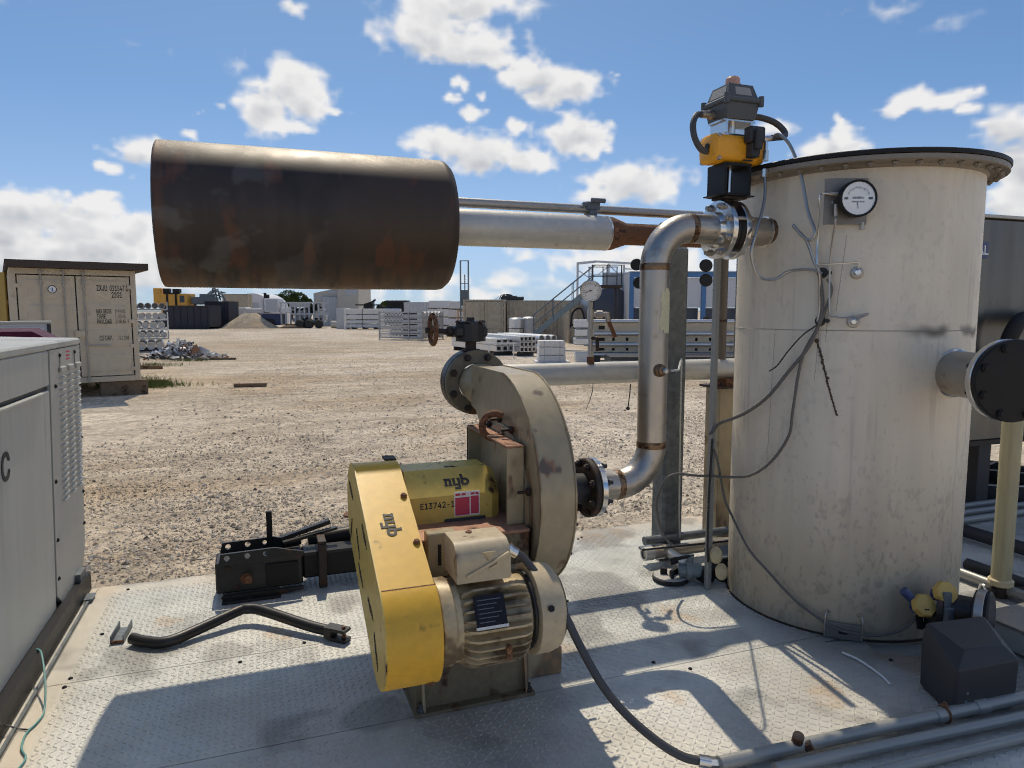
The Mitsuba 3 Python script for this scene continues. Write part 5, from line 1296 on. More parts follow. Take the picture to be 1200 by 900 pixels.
tx('CU CAP.', .11, 1.76, 1.02, .26); tx('33.2 CBM', .09, 2.12, 1.02, .22, False)
lg = P('round_mark', cyl((.77, -.0, 2.13), (.77, .0075, 2.13), .085, 24), 'm_white', 30)
P('round_mark_ring', torus((.77, -.002, 2.13), Y, .080, .007, 28, 5), 'm_print', True)
P('round_mark_letter', bx(.76, .785, -.006, 0, 2.08, 2.17), 'm_blue', False)
solo('roof_deck', at(M([bx(-.06 + .0, 2.68, -.28, 6.2, 2.596, 2.75, .006)] + [bx(-.065, 2.685, y, y + .006, 2.70, 2.752) for y in np.arange(-.25, 6, .25)]), F1), 'm_roof_dark', 'dark timber decking laid over the roof of the beige container', 'deck', smooth=False)
for k, (x, y) in enumerate(((2.1, .1), (.6, .1), (2.1, 4.9), (.6, 4.9))):
    solo('timber_block', at(bx(x - .5, x + .5, y, y + .25, -.40, -.003, .01), F1), 'm_wood', ('right front', 'left front', 'right rear', 'left rear')[k] + ' timber block under the beige container', 'timber', smooth=False)
solo('letter_scrap', at(M(torus((.95, -.9, -.28), (0, 1, .3), .06, .012, 16, 6), bx(.99, 1.02, -.9, -.88, -.34, -.2)), F1), 'm_white', 'small white scrap of bent tube on the ground under the beige container', 'scrap')

F2 = frm(15, 17.0, 16, G)
c2k = thing('shipping_container', 'mustard yellow corrugated container at the left picture edge', 'container')
container(c2k, F2 @ np.array([[0, -1, 0, 0], [1, 0, 0, 0], [0, 0, 1, 0], [0, 0, 0, 1.0]]), H=zr(319, 17.0), m='m_container_yellow')

SPLIT = {'skid', 'end_frame', 'cradle', 'wheel', 'window', 'support_leg', 'leg', 'mast', 'frame_post', 'clerestory', 'support', 'back_legs', 'saddle', 'roof_bar', 'cage', 'exhaust_stack', 'bar', 'scroll', 'end_strap', 'pipe_rack'}


def P2(k, n, ms, mt, F, sm=False, lab=None):
    if isinstance(ms, list) and n in SPLIT:
        for m in ms: q = part(k, n, at(m, F), mt, sm, lab)
        return q
    return part(k, n, at(M(ms), F), mt, sm, lab)


mk = thing('metal_cabinet', 'pale grey metal cabinet standing before the beige container', 'cabinet')
Fm = frm(39, 11.5, 33)
P2(mk, 'body', bx(-.42, .34, 0, .5, .0, 1.79, .01), 'm_cladding', Fm)
P2(mk, 'top', bx(-.44, .36, -.02, .52, 1.79, 1.83, .006), 'm_gen_panel', Fm)
P2(mk, 'door', bx(-.40, .27, -.012, .0, .08, 1.74, .004), 'm_cladding', Fm)
P2(mk, 'corner_post', bx(.29, .345, -.014, .0, .0, 1.80), 'm_dark_grey', Fm)

car = thing('parked_car', 'maroon car roof showing just above the grey generator', 'car')
Fc = frm(50, 6.6, 32)
RZ = zr(388.5, 6.6)
cp = [(-4.1, .4), (-4.15, .8), (-3.3, .98), (-2.5, RZ - .05), (-2.0, RZ), (-.2, RZ), (.0, RZ - .12), (.12, .95), (.12, .4)]
P2(car, 'body', ext([(x + .22, z) for x, z in cp], 1.65, (0, 1.65, 0), X, Z), 'm_maroon', Fc)
P2(car, 'roof_bar', [bx(-.42, -.36, .1, 1.5, RZ + .012, RZ + .035, .008)], 'm_black', Fc)
P2(car, 'roof_bar_foot', [bx(-.45, -.30, .02, .12, RZ + .0, RZ + .03, .01)], 'm_white', Fc)
P2(car, 'window', [bx(-1.9, -1.0, -.006, .0, 1.02, RZ - .14, .004), bx(-.95, -.1, -.006, .0, 1.02, RZ - .14, .004)], 'm_glass_dark', Fc)
for x in (-3.3, -.6):
    P2(car, 'wheel', lathe([(0, -.09), (.30, -.09), (.33, -.06), (.33, .06), (.30, .09), (0, .09)], (x, .05, .33), Y, 24), 'm_rubber', Fc, 30)

# timbers and boards on the gravel
for k, (px, d, L, deg, lab) in enumerate(((253, 28.6, 1.6, -2, 'long weathered timber in front of the scrap pile'), (293, 18.4, .82, 12, 'short dark timber lying alone in the open yard'), (176, 24.0, .75, 4, 'dark board beside the right corner of the beige container'), (184, 18.9, .5, 6, 'dark plank in the grass at the foot of the beige container'))):
    solo('timber', at(bx(-L / 2, L / 2, 0, .13, .0, .10 if k < 2 else .14, .008), frm(px, d, deg, G - .01)), 'm_wood', lab, 'timber', smooth=False)


def blades(n, F, sx, sy, h, seed):
    r = np.random.default_rng(seed)
    x, y, a = r.normal(0, sx, n), r.normal(0, sy, n), r.random(n) * 6.28
    hh = h * (.4 + .9 * r.random(n)); lean = r.normal(0, .35, (n, 2)) * hh[:, None]
    w = .012
    v = np.stack([np.stack([x - w * np.cos(a), y - w * np.sin(a), x * 0], 1), np.stack([x + w * np.cos(a), y + w * np.sin(a), x * 0], 1), np.stack([x + lean[:, 0], y + lean[:, 1], hh], 1)], 1)
    return at(trimesh.Trimesh(v.reshape(-1, 3), np.arange(3 * n).reshape(-1, 3), process=False), F)


k_ = struct('grass', M(blades(900, frm(160, 18.3, 10), .42, .25, .28, 1), blades(500, frm(172, 18.6, 10), .6, .2, .16, 2), blades(260, frm(176, 25.5), .5, .3, .14, 3), blades(220, frm(222, 28.0), .5, .2, .12, 4)), 'm_grass', False, 'tufts of green and dry grass by the beige container', 'stuff')

# scrap pile
r = np.random.default_rng(5)
Fs = frm(205, 29.2)
pieces = {'m_alu': [], 'm_alu_dull': [], 'm_dark_grey': [], 'm_rust': []}
for k in range(460):
    x = r.normal(0, .70); y = r.normal(.6, .5)
    top = max(.05, .66 * math.exp(-(x / .95) ** 2 - ((y - .6) / .9) ** 2))
    z = r.random() ** .7 * top
    ax = r.normal(0, 1, 3) * (1, 1, .55); ax /= np.linalg.norm(ax)
    L = .10 + .42 * r.random() ** 2
    c = np.array([x, y, z + .04]); kind = r.random()
    if kind < .45: m = cyl(c - ax * L / 2, c + ax * L / 2, .015 + .035 * r.random(), 7)
    elif kind < .8: m = bar(c - ax * L / 2, c + ax * L / 2, .04 + .12 * r.random(), .008 + .02 * r.random(), r.normal(0, 1, 3))
    else: m = torus(c, ax, .06 + .09 * r.random(), .012, 12, 5)
    pieces[r.choice(list(pieces), p=(.42, .33, .19, .06))].append(m)
sp = thing('scrap_pile', 'heap of tangled aluminium and steel scrap on the gravel right of the beige container', 'scrap pile')
for mt, ms in pieces.items():
    kk = P2(sp, {'m_alu': 'bright_scrap', 'm_alu_dull': 'dull_scrap', 'm_dark_grey': 'dark_scrap', 'm_rust': 'rusty_scrap'}[mt], ms, mt, Fs)
    labels[kk] = {'kind': 'stuff'}
P2(sp, 'pallet', bx(-.9, .75, -.25, .1, .02, .13), 'm_dark_grey', Fs)
P2(sp, 'rusty_sheet', bar((.55, .0, .12), (.95, .1, .5), .5, .012, (0, -.6, 1)), 'm_rust', Fs)
P2(sp, 'white_sheet', bar((1.0, .1, .02), (1.18, .14, .46), .45, .012, (-.2, -1, .1)), 'm_panel', Fs)
P2(sp, 'upright_strip', bar((.02, .1, .4), (.10, .15, .86), .08, .015, (0, -1, 0)), 'm_white', Fs)


def pole_stack(name, lab, cat, F, rows_, cols, L, r_, mt, group=None, along='y', frame=None, gapz=.02, z0=.10):
    """A strapped stack of round tubes seen from their ends (along y) or their side (along x)."""
    k = thing(name, lab, cat, group)
    for j in range(rows_):
        for i in range(cols):
            z = z0 + r_ + j * (2 * r_ + gapz)
            o = (i - (cols - 1) / 2) * 2.06 * r_
            a, b = ((o, 0, z), (o, L, z)) if along == 'y' else ((-L / 2, o + cols * r_, z), (L / 2, o + cols * r_, z))
            d_ = (np.array(b) - a) / L
            m = lathe([(r_ * .84, .5), (r_ * .84, 0), (r_, 0), (r_, L), (r_ * .84, L), (r_ * .84, L - .5)], a, d_, 12, caps=True)
            P2(k, 'tube', m, mt, F, 40)
        if frame:
            w = cols * r_ * 1.03 + .03
            z = z0 + j * (2 * r_ + gapz) - gapz
            for yy in (.15, L - .25):
                P2(k, 'batten', bx(-w, w, yy, yy + .08, z, z + gapz) if along == 'y' else bx(yy - L / 2, yy - L / 2 + .08, 0, 2 * w, z, z + gapz), frame, F)
    return k


Fp = frm(172, 34.5, 27)
for j, (n, r_, g, lab) in enumerate(((4, .20, 'm_dark_grey', 'bottom'), (6, .155, 'm_alu_dull', 'second'), (5, .17, 'm_alu', 'third'), (6, .15, 'm_alu', 'fourth'), (6, .15, 'm_alu_dull', 'top'))):
    z0 = (.08, .66, 1.12, 1.60, 2.10)[j]
    kk = pole_stack('tube_bundle', lab + ' bundle in the stack of aluminium tubes behind the beige container', 'tube bundle', Fp, 1, n, 5.0, r_, 'm_alu' if j != 4 else 'm_alu_dull', 'aluminium tube bundles stacked behind the beige container', 'y', None, .02, z0)
    P2(kk, 'cradle', [bx(-1.0, 1.0, y, y + .10, z0 - .07, z0 - .005) for y in (.1, 3.0)] + [bx(s * 1.0 - .03, s * 1.0 + .03, .1, .16, z0 - .07, z0 + 2 * r_ + .05) for s in (-1, 1)], g, Fp)

# dark roll-off bins and machinery on the left of the far row
def bin_(px0, px1, d, rtop, lab, deg=0):
    k = thing('waste_bin', lab, 'waste bin', 'dark roll-off bins along the far side of the yard')
    W = lat(px1, d) - lat(px0, d); H = zr(rtop, d); F = frm((px0 + px1) / 2, d, deg)
    P2(k, 'body', hull([(s * W / 2 * q, y, z) for s in (-1, 1) for y, z, q in ((0, .25, .97), (0, H - .1, 1), (3, .25, .97), (3, H - .1, 1))]), 'm_navy', F)
    P2(k, 'top_rim', [bx(-W / 2 - .06, W / 2 + .06, -.07, .03, H - .14, H, .01), bx(-W / 2 - .06, -W / 2 + .04, 0, 3, H - .14, H), bx(W / 2 - .04, W / 2 + .06, 0, 3, H - .14, H)], 'm_dark_rust', F)
    n = 7
    for i in range(n):
        x = -W / 2 + W * (i + .5) / n
        P2(k, 'rib', bx(x - .06, x + .06, -.07, .01, .28, H - .15), 'm_navy', F)
    P2(k, 'skid', [bx(-W / 2 * .9, W / 2 * .9, .2, .35, 0, .25), bx(-W / 2 * .9, W / 2 * .9, 2.5, 2.65, 0, .25)], 'm_dark_grey', F)


bin_(192, 247, 77, 358, 'dark navy roll-off bin below the yellow machine')
bin_(241, 269, 82, 353, 'taller dark roll-off bin with grey steelwork piled in it')
ym = thing('compressor', 'yellow portable compressor with dark windows behind the navy bin', 'compressor')
Fy = frm(203, 84, 0, G)
z_ = lambda r_: zr(r_, 84)
P2(ym, 'housing', bx(-1.35, 1.85, 0, 2.2, 1.6, z_(344), .05), 'm_machine_yellow', Fy)
P2(ym, 'left_wing', bx(-2.3, -1.35, .2, 2.0, 2.4, z_(337.5), .05), 'm_machine_yellow', Fy, False, 'rusty brown-yellow raised wing')
P2(ym, 'window', bx(.95, 1.5, -.02, .0, 3.0, z_(346.5)), 'm_glass_dark', Fy)
P2(ym, 'frame_post', [bx(-.62, -.45, -.12, .0, 2.4, z_(340)), bx(.42, .6, -.12, .0, 2.4, z_(340)), bx(-.95, -.25, -.15, .6, z_(343), z_(338), .05), bx(.15, .95, -.15, .6, z_(343), z_(338.5), .05), bx(-.95, .95, -.12, .3, z_(344.5), z_(343), .02)], 'm_black', Fy)
P2(ym, 'chassis', bx(-2.2, 1.9, .1, 2.1, .5, 1.6), 'm_dark_grey', Fy)
P2(ym, 'wheel', [lathe([(0, 0), (.45, 0), (.45, .3), (0, .3)], (x, -.05, .45), Y, 18) for x in (-1.2, 1.1)], 'm_rubber', Fy, 30)
dm_ = thing('derrick_frame', 'grey lattice steelwork piled above the taller navy bin', 'steelwork')
Fd = frm(247, 84.5)
r = np.random.default_rng(9)
z_ = lambda q: zr(q, 84.5)
ms = [bx(-2.2, .5, 0, 1.5, z_(356), z_(348), .03), bx(-1.3, .2, .2, 1.2, z_(349), z_(344.5), .03)]
for x0, x1, za, zb in ((-.4, .25, 350, 337), (.5, .25, 352, 337), (.9, .5, 352, 338), (1.6, .9, 356, 341), (-.4, .5, 347, 341), (.25, 1.4, 337, 346), (.5, 1.5, 341, 343), (0, 1.1, 344, 348), (-.9, -.2, 348, 341), (-1.0, .3, 351, 339)):
    ms.append(bar((x0, .3 + r.random(), z_(za)), (x1, .3 + r.random(), z_(zb)), .14, .14))
P2(dm_, 'lattice', ms, 'm_machine_grey', Fd)
P2(dm_, 'support', [bx(-2, -1.8, .3, .5, 0, z_(355)), bx(1.2, 1.4, .3, .5, 0, z_(355)), bx(-2, 1.4, .2, .6, z_(357), z_(354))], 'm_dark_grey', Fd)
Fq = frm(277, 96, 8)
c3k = thing('shipping_container', 'tan corrugated container behind the gravel pile', 'container')
container(c3k, Fq @ np.array([[0, -1, 0, 1.7], [1, 0, 0, 0], [0, 0, 1, 0], [0, 0, 0, 1.0]]), L=3.4, H=zr(344.5, 96), m='m_container_far')
# gravel pile
n = 46
gpF = frm(286, 80)
aa, rr_ = np.meshgrid(np.linspace(0, 2 * math.pi, 49), np.linspace(0, 1, 14))
zz = 2.15 * np.clip(1 - rr_, 0, 1) ** .92 * (.93 + .14 * meshkit.noise(np.stack([np.cos(aa) * rr_ * 5, np.sin(aa) * rr_ * 5, rr_ * 0], -1)))
zz = np.minimum(zz, 1.72 + .25 * np.cos(aa) * rr_)
vv = np.stack([np.cos(aa) * rr_ * 3.25, np.sin(aa) * rr_ * 3.0 + 2, zz], -1).reshape(-1, 3)
ii, jj = np.meshgrid(np.arange(13), np.arange(48), indexing='ij')
q_ = (ii * 49 + jj).ravel()
solo('gravel_pile', at(trimesh.Trimesh(vv, np.vstack([np.stack([q_, q_ + 49, q_ + 50], 1), np.stack([q_, q_ + 50, q_ + 1], 1)]), process=False), gpF), 'm_ground', 'low grey cone of gravel heaped before the far machinery', 'gravel pile', smooth=True)

tt = thing('tank_trailer', 'low white tank trailer with dark emblem behind the gravel pile', 'trailer')
Ft = frm(297, 88)
P2(tt, 'body', bx(-1.9, 2.4, 0, 2, .9, zr(361, 88), .15), 'm_white_dirty', Ft, 30)
P2(tt, 'cab', bx(-2.1, -.9, -.1, 2, .8, zr(360, 88), .12), 'm_white_dirty', Ft, 30)
P2(tt, 'emblem', bar((.55, -.01, 1.5), (.95, -.01, 1.5), .02, .4), 'm_big_tank', Ft)
P2(tt, 'wheel', [lathe([(0, 0), (.5, 0), (.5, .3), (0, .3)], (x, -.1, .5), Y, 16) for x in (-1.4, 1.0, 2.0)], 'm_rubber', Ft, 30)
qh = thing('storage_shed', 'pale round-roofed storage shed in the distance left of the white pump rig', 'shed')
Fh = frm(301, 105)
arch = [(2.9 * math.cos(a) - .6, 2.2 + 2.4 * math.sin(a)) for a in np.linspace(0, math.pi, 20)]
P2(qh, 'shell', ext([(2.3, 0)] + arch + [(-3.5, 0)], 8, (0, 8, 0), X, Z), 'm_panel', Fh, 30)
P2(qh, 'end_door', bx(-1.5, .4, -.05, 0, 0, 3.2), 'm_cladding', Fh)
# pump rig truck
pr_ = thing('pump_rig', 'white and grey pump rig truck with blue chassis in the far row', 'truck')
Fr = frm(330, 82)
d_ = 82
W_ = lambda px: lat(px, d_) - lat(330, d_)
R_ = lambda row: zr(row, d_)
P2(pr_, 'cab', bx(W_(309), W_(326), .3, 2.4, R_(366), R_(349.5), .08), 'm_panel', Fr, False)
P2(pr_, 'radiator', bx(W_(311.5), W_(324.5), .27, .3, R_(364), R_(351)), 'm_cladding', Fr)
P2(pr_, 'left_post', bx(W_(306), W_(308.5), .4, 2.2, R_(367), R_(350), .03), 'm_cladding', Fr)
P2(pr_, 'exhaust_stack', [cyl((W_(308.5), 1, R_(352)), (W_(308.5), 1, R_(343)), .16, 10), cyl((W_(311), 1.1, R_(350)), (W_(311), 1.1, R_(345)), .22, 10)], 'm_black', Fr, 30)
P2(pr_, 'chassis', bx(W_(306), W_(328), .1, 2.4, .35, R_(367.5), .05), 'm_navy_blue', Fr)
P2(pr_, 'hose_reel', bx(W_(329), W_(341), .2, 1.6, R_(367), R_(360), .06), 'm_panel', Fr)
P2(pr_, 'wheel', [lathe([(0, 0), (.55, 0), (.55, .4), (0, .4)], (W_(x), .0, .55), Y, 18) for x in (311, 317, 357, 362)], 'm_rubber', Fr, 30)
r = np.random.default_rng(21)
ms, md = [], []
for px in np.arange(328, 381, 5.5):
    ms.append(bx(W_(px), W_(px) + .16, .3, .5, R_(380), R_(354 + r.random() * 2)))
ms += [bx(W_(327), W_(384), .3, .5, R_(355.5), R_(353.8)), bx(W_(340), W_(384), .3, .5, R_(369), R_(367)), bx(W_(340), W_(360), .4, 1.5, R_(360), R_(355))]
for k in range(46):
    px, row = 339 + 40 * r.random(), 357 + 20 * r.random()
    w, h = .2 + .7 * r.random(), .2 + .6 * r.random()
    (ms if r.random() < .55 else md).append(bx(W_(px) - w / 2, W_(px) + w / 2, .5 + r.random(), 1.6 + r.random() * .4, R_(row) - h / 2, R_(row) + h / 2, .03))
kk = P2(pr_, 'frame_work', ms, 'm_cladding', Fr); labels[kk] = {'kind': 'stuff'}
kk = P2(pr_, 'dark_fittings', md, 'm_black', Fr); labels[kk] = {'kind': 'stuff'}
for i, px in enumerate((351, 362, 373)):
    solo('tractor_tyre', at(lathe([(.25, 0), (.45, 0), (.5, .1), (.5, .4), (.45, .5), (.25, .5)], (0, 0, .5), Y, 22), frm(px, 80.5)), 'm_rubber', ('left', 'middle', 'right')[i] + ' of three black tyres standing before the pump rig', 'tyre')
solo('pallet_stack', at(M([bx(-1.3, 1.3, 0, 1, .05, .16), bx(-1.1, 1.2, .1, .9, .2, .3), bx(-.8, .3, 0, .8, .34, .5)]), frm(342, 80.4)), 'm_wood', 'low stack of boards in front of the pump rig', 'timber', smooth=False)
solo('drum', at(cyl((-.55, .5, .42), (.55, .4, .42), .42, 20, b=.03), frm(393, 81)), 'm_concrete', 'pale drum lying at the foot of the warehouse wall', 'drum')


def leaves(n, blobs, size, seed, cols):
    r = np.random.default_rng(seed)
    b = np.array(blobs)
    i = r.integers(0, len(b), n)
    d = r.normal(0, 1, (n, 3)); d /= np.linalg.norm(d, axis=1, keepdims=True)
    c = b[i, :3] + d * b[i, 3:4] * (.55 + .5 * r.random((n, 1)) ** .6) * (1, 1, .75)
    t = r.normal(0, 1, (n, 3)); t /= np.linalg.norm(t, axis=1, keepdims=True)
    s = np.cross(t, r.normal(0, 1, (n, 3))); s /= np.linalg.norm(s, axis=1, keepdims=True)
    sz = size * (.6 + .8 * r.random((n, 1)))
    v = np.stack([c - t * sz, c + s * sz * .55, c + t * sz, c - s * sz * .55], 1)
    f = (np.array([[0, 1, 2], [0, 2, 3]])[None] + 4 * np.arange(n)[:, None, None]).reshape(-1, 3)
    q = r.random((n, 1)); col = np.array(cols[0]) * (1 - q) + np.array(cols[1]) * q
    return trimesh.Trimesh(v.reshape(-1, 3), f, process=False), np.repeat(col, 4, 0)


def tree(px, d, blobs, n, size, lab, seed, cols=((.028, .045, .014), (.085, .115, .04)), group=None):
    k = thing('tree', lab, 'tree', group)
    F = frm(px, d)
    top = max(b[2] for b in blobs)
    br_ = [tube([(0, 0, 0), (.1, .1, top * .45), (-.05, 0, top * .8)], np.linspace(.35, .12, 17), 8)]
    for b in blobs: br_.append(tube([(0, 0, top * .4), (b[0] * .5, b[1] * .5, (top * .4 + b[2]) / 2 + .2), b[:3]], np.linspace(.18, .05, 17), 6))
    P2(k, 'trunk', br_, 'm_bark', F, 40)
    m, c = leaves(n, blobs, size, seed, cols)
    key = num(k + '__crown')
    scene[key] = mikit.ply(at(m, F), 'm_leaf', smooth=False, color=c)


tree(342, 150, [(-2.6, 0, 4.3, 1.6), (-.6, .5, 5.0, 1.9), (1.6, 0, 4.6, 1.8), (.4, -1, 3.9, 1.8), (3.2, 0, 3.7, 1.3), (-1.5, 0, 3.4, 1.6)], 5200, .2, 'rounded dark green tree above the pump rig', 31)
tree(308, 140, [(0, 0, 4.9, .55), (.1, 0, 3.9, .4)], 500, .18, 'small tuft-headed tree left of the rounded tree', 33)
tree(452, 150, [(0, 0, 3.2, 1.1), (.9, 0, 2.8, .9)], 1500, .18, 'bright green treetop behind the black bucket machinery', 34, ((.06, .09, .02), (.13, .16, .05)))
tree(530, 190, [(0, 0, 3.0, 1.3), (1.7, 0, 2.7, 1.1), (-1.6, 0, 2.6, 1.1)], 1500, .22, 'distant green treetops behind the white crates', 35)

# warehouse
wh = thing('warehouse', 'grey metal warehouse with a taller cream concrete front in the far row', 'warehouse')
dw = 92
Fw = frm(396, dw)
W_ = lambda px: lat(px, dw) - lat(396, dw)
R_ = lambda row: zr(row, dw)
P2(wh, 'front_block', bx(W_(396), W_(421), 0, 8, 0, R_(331), .03), 'm_concrete', Fw)
P2(wh, 'dark_panel', bx(W_(405.5), W_(420), -.04, 0, R_(346), R_(337)), 'm_cladding', Fw)
P2(wh, 'hall', ext([(W_(367), 0), (W_(367), R_(343.5)), (W_(396), R_(337)), (W_(396), 0)], 9, (0, 9.6, 0), X, Z), 'm_concrete', Fw)
P2(wh, 'clerestory', [bx(W_(384), W_(395.5), .55, .6, R_(344), R_(340.5)), bx(W_(373), W_(378), .55, .6, R_(351), R_(346.5)), bx(W_(367.5), W_(371), .55, .6, R_(351), R_(347))], 'm_cladding', Fw)
P2(wh, 'lean_to', at(corr(0, W_(396) - W_(378), 0, R_(348), 0, .5, .08), trimesh.transformations.translation_matrix((W_(378), .3, 0))), 'm_cladding', Fw)

# white beam bundle and aluminium truss bundles in the middle
dA = 77
wb = thing('beam_bundle', 'rack of four stacked white beams before the warehouse', 'beam bundle')
Fb = frm(424, dA)
W_ = lambda px: lat(px, dA) - lat(424, dA)
R_ = lambda row: zr(row, dA)
for a, b in ((368, 361.8), (374.3, 368.8), (379.2, 375.2), (384.0, 380)):
    P2(wb, 'beam', bx(W_(405), W_(446), 0, 1.8, R_(a), R_(b), .04), 'm_white_dirty', Fb)
P2(wb, 'end_frame', bx(W_(403.5), W_(406.3), -.1, 1.9, 0, R_(361)), 'm_white_dirty', Fb)
P2(wb, 'end_frame', bx(W_(444.5), W_(447), -.1, 1.9, 0, R_(362)), 'm_white_dirty', Fb)
P2(wb, 'strap', bx(W_(425), W_(425.6), -.03, 0, R_(384), R_(361.8)), 'm_dark_grey', Fb)
P2(wb, 'skid', [bx(W_(x), W_(x) + .3, -.05, 1.7, 0, .22) for x in (412, 425, 438)], 'm_dark_grey', Fb)
solo('steel_plate', at(M([bx(-.42, .42, 0, .1, 0, zr(361, 78.5), .01), bx(-.1, .1, .1, 1.2, 0, .3)]), frm(399, 78.5)), 'm_cladding', 'tall grey plate standing left of the white beam rack', 'plate', smooth=False)


def truss_stack(px, d, deg, L, nl, lh, cols, lab, group, z0=.12):
    F = frm(px, d, deg)
    names = ['lowest', 'second', 'third', 'fourth', 'fifth', 'top']
    for j in range(nl):
        k = thing('truss_bundle', f'{names[j] if j < nl - 1 else "top"} {lab}', 'truss bundle', group)
        z = z0 + j * lh
        ms = [bx(-L, 0, y, y + .06, zz, zz + .085) for y in (0, cols * .42) for zz in (z, z + lh - .13)]
        P2(k, 'chord', ms, 'm_alu_dull', F)
        P2(k, 'side_plate', bx(-L * .40, -.03, .01, .05, z + .085, z + lh - .22), 'm_alu_dull', F)
        P2(k, 'dark_backing', bx(-L, -.4, cols * .2, cols * .2 + .04, z + .06, z + lh - .05), 'm_dark_grey', F)  # added dark sheet that puts shade behind the truss gaps
        for i in range(7):
            x0 = -L + L * .58 * i / 7; x1 = -L + L * .58 * (i + 1) / 7
            P2(k, 'brace', [bar((x0, .03, z + .09), ((x0 + x1) / 2, .03, z + lh - .13), .05, .05), bar(((x0 + x1) / 2, .03, z + lh - .13), (x1, .03, z + .09), .05, .05)], 'm_alu', F)
        for i in range(cols):
            y = .23 + i * .42
            P2(k, 'tube', lathe([(.13, .05), (.13, 0), (.165, 0), (.165, .38), (.13, .38)], (0, y, z + lh / 2 - .02), -X, 14, caps=True), 'm_alu', F, 40)
    P2(k, 'end_frame', [bx(.0, .07, -.02, .05, 0, nl * lh + .1), bx(.0, .07, cols * .42, cols * .42 + .07, 0, nl * lh + .1), bx(-L, -L + .08, -.06, .0, 0, nl * lh + .1), bx(-L * .3, -L * .3 + .07, -.05, .0, 0, nl * lh + .1)], 'm_alu_dull', F)


truss_stack(494, 47.5, -28, 3.6, 5, .372, 6, 'layer of aluminium trusses in the stack left of the tan containers', 'aluminium trusses stacked left of the tan containers')

# things showing over the stacks
bm = thing('bucket_machine', 'black loader bucket and arm seen over the white beam rack', 'loader')
Fk = frm(432, 84)
R_ = lambda row: zr(row, 84)
P2(bm, 'bucket', [hull([(-.6, 0, R_(362)), (.5, 0, R_(362)), (-.5, 0, R_(356)), (.5, 0, R_(353)), (-.6, 1.4, R_(362)), (.5, 1.4, R_(362)), (-.5, 1.4, R_(356)), (.5, 1.4, R_(353))]), bar((.2, .5, R_(355)), (.8, .5, R_(351)), .25, .2)], 'm_black', Fk)
P2(bm, 'arm', [bx(-1.6, 1.6, .3, .8, R_(358), R_(356.5)), bx(1.0, 1.3, .3, .8, R_(364), R_(357)), bx(.9, 2.4, .2, 1.2, R_(363), R_(359), .05)], 'm_black', Fk)
P2(bm, 'body', bx(-1.5, 2.3, .2, 1.8, .5, R_(362), .1), 'm_dark_grey', Fk)
P2(bm, 'wheel', [lathe([(0, 0), (.6, 0), (.6, .4), (0, .4)], (x, -.1, .6), Y, 16) for x in (-1, 1.6)], 'm_rubber', Fk, 30)
bt = thing('black_tank', 'black open-topped steel tank behind the aluminium trusses', 'tank')
Fk = frm(465, 80)
P2(bt, 'body', hull([(x, y, z) for x, z in ((-1.0, .4), (1.0, .4), (-1.1, zr(353.5, 80)), (1.15, zr(353.5, 80))) for y in (0, 2)]), 'm_black', Fk)
P2(bt, 'rim', bx(-1.2, 1.25, -.1, 2.1, zr(353.5, 80), zr(352, 80)), 'm_dark_grey', Fk)
P2(bt, 'white_hood', bx(-1.4, .6, -.6, -.1, zr(366, 80), zr(361.5, 80), .06), 'm_panel', Fk)
c4k = thing('shipping_container', 'dull blue grey container behind the aluminium trusses', 'container')
container(c4k, frm(492, 74, 0) @ np.array([[0, -1, 0, 1.65], [1, 0, 0, 0], [0, 0, 1, 0], [0, 0, 0, 1.0]]), L=3.3, H=zr(354, 74), m='m_cladding')
for j, (px, d, top, w, lab) in enumerate(((516, 60, 352.0, 2.0, 'left tall stack of white crates beside the tan containers'), (535, 57, 352.6, 1.3, 'right tall stack of pale crates beside the tan containers'))):
    k = thing('crate_stack', lab, 'crate stack', 'white crate stacks beside the tan containers')
    F = frm(px, d)
    H = zr(top, d)
    for i in range(4):
        P2(k, 'crate', bx(-w / 2 + .03 * (i % 2), w / 2 - .02, 0, 1.4, H * i / 4 + .08, H * (i + 1) / 4 - .02, .03), ('m_white_dirty', 'm_panel')[i % 2], F)
        P2(k, 'pallet', bx(-w / 2, w / 2, .02, 1.4, H * i / 4 + .0, H * i / 4 + .07), 'm_wood', F)

# tan containers, doors towards the camera
Fa = frm(543, 45.5, -2)
c5k = thing('shipping_container', 'weathered tan container with two double doors facing the yard in the middle distance', 'container')
container(c5k, Fa, L=7.5, W=2.72, H=zr(351, 45.5), m='m_container_far')
Fa2 = frm(592, 46.0, -2)
c6k = thing('shipping_container', 'long tan container showing its corrugated side behind the steel stairs', 'container')
container(c6k, Fa2 @ np.array([[0, -1, 0, 6.4], [1, 0, 0, .25], [0, 0, 1, 0], [0, 0, 0, 1.0]]), L=6.3, H=zr(352, 46.2), m='m_container_far')
eg = thing('engine_skid', 'dark engine skid resting on the roof of the tan container', 'engine')
Fe = frm(595, 48.5, 0, G + zr(352.5, 48.5))
r = np.random.default_rng(4)
ms = [bx(-1.05, 1.05, 0, .8, 0, .07)]
for k in range(26):
    x = r.normal(0, .45); h = .12 + .25 * r.random() * math.exp(-x * x)
    ms.append(bx(x - .1, x + .1, .1, .6 + .2 * r.random(), .06, .08 + h, .02))
ms += [torus((x, .2, .25), Y, .10, .025, 14, 6) for x in (-.3, .0, .25)] + [tube([(-.6, .2, .1), (-.4, .2, .4), (.2, .2, .42), (.5, .2, .15)], .03, 6)]
kk = P2(eg, 'engine', ms, 'm_dark_grey', Fe)
P2(eg, 'pipe_rack', [bar((.5, .1, .28), (1.0, .1, .26), .03, .03), bar((-.9, .2, .05), (-.6, .2, .3), .03, .03)], 'm_alu_dull', Fe)
fm = thing('forklift_mast', 'dark twin forklift mast rising behind the silencer end', 'forklift')
Ff = frm(545, 52)
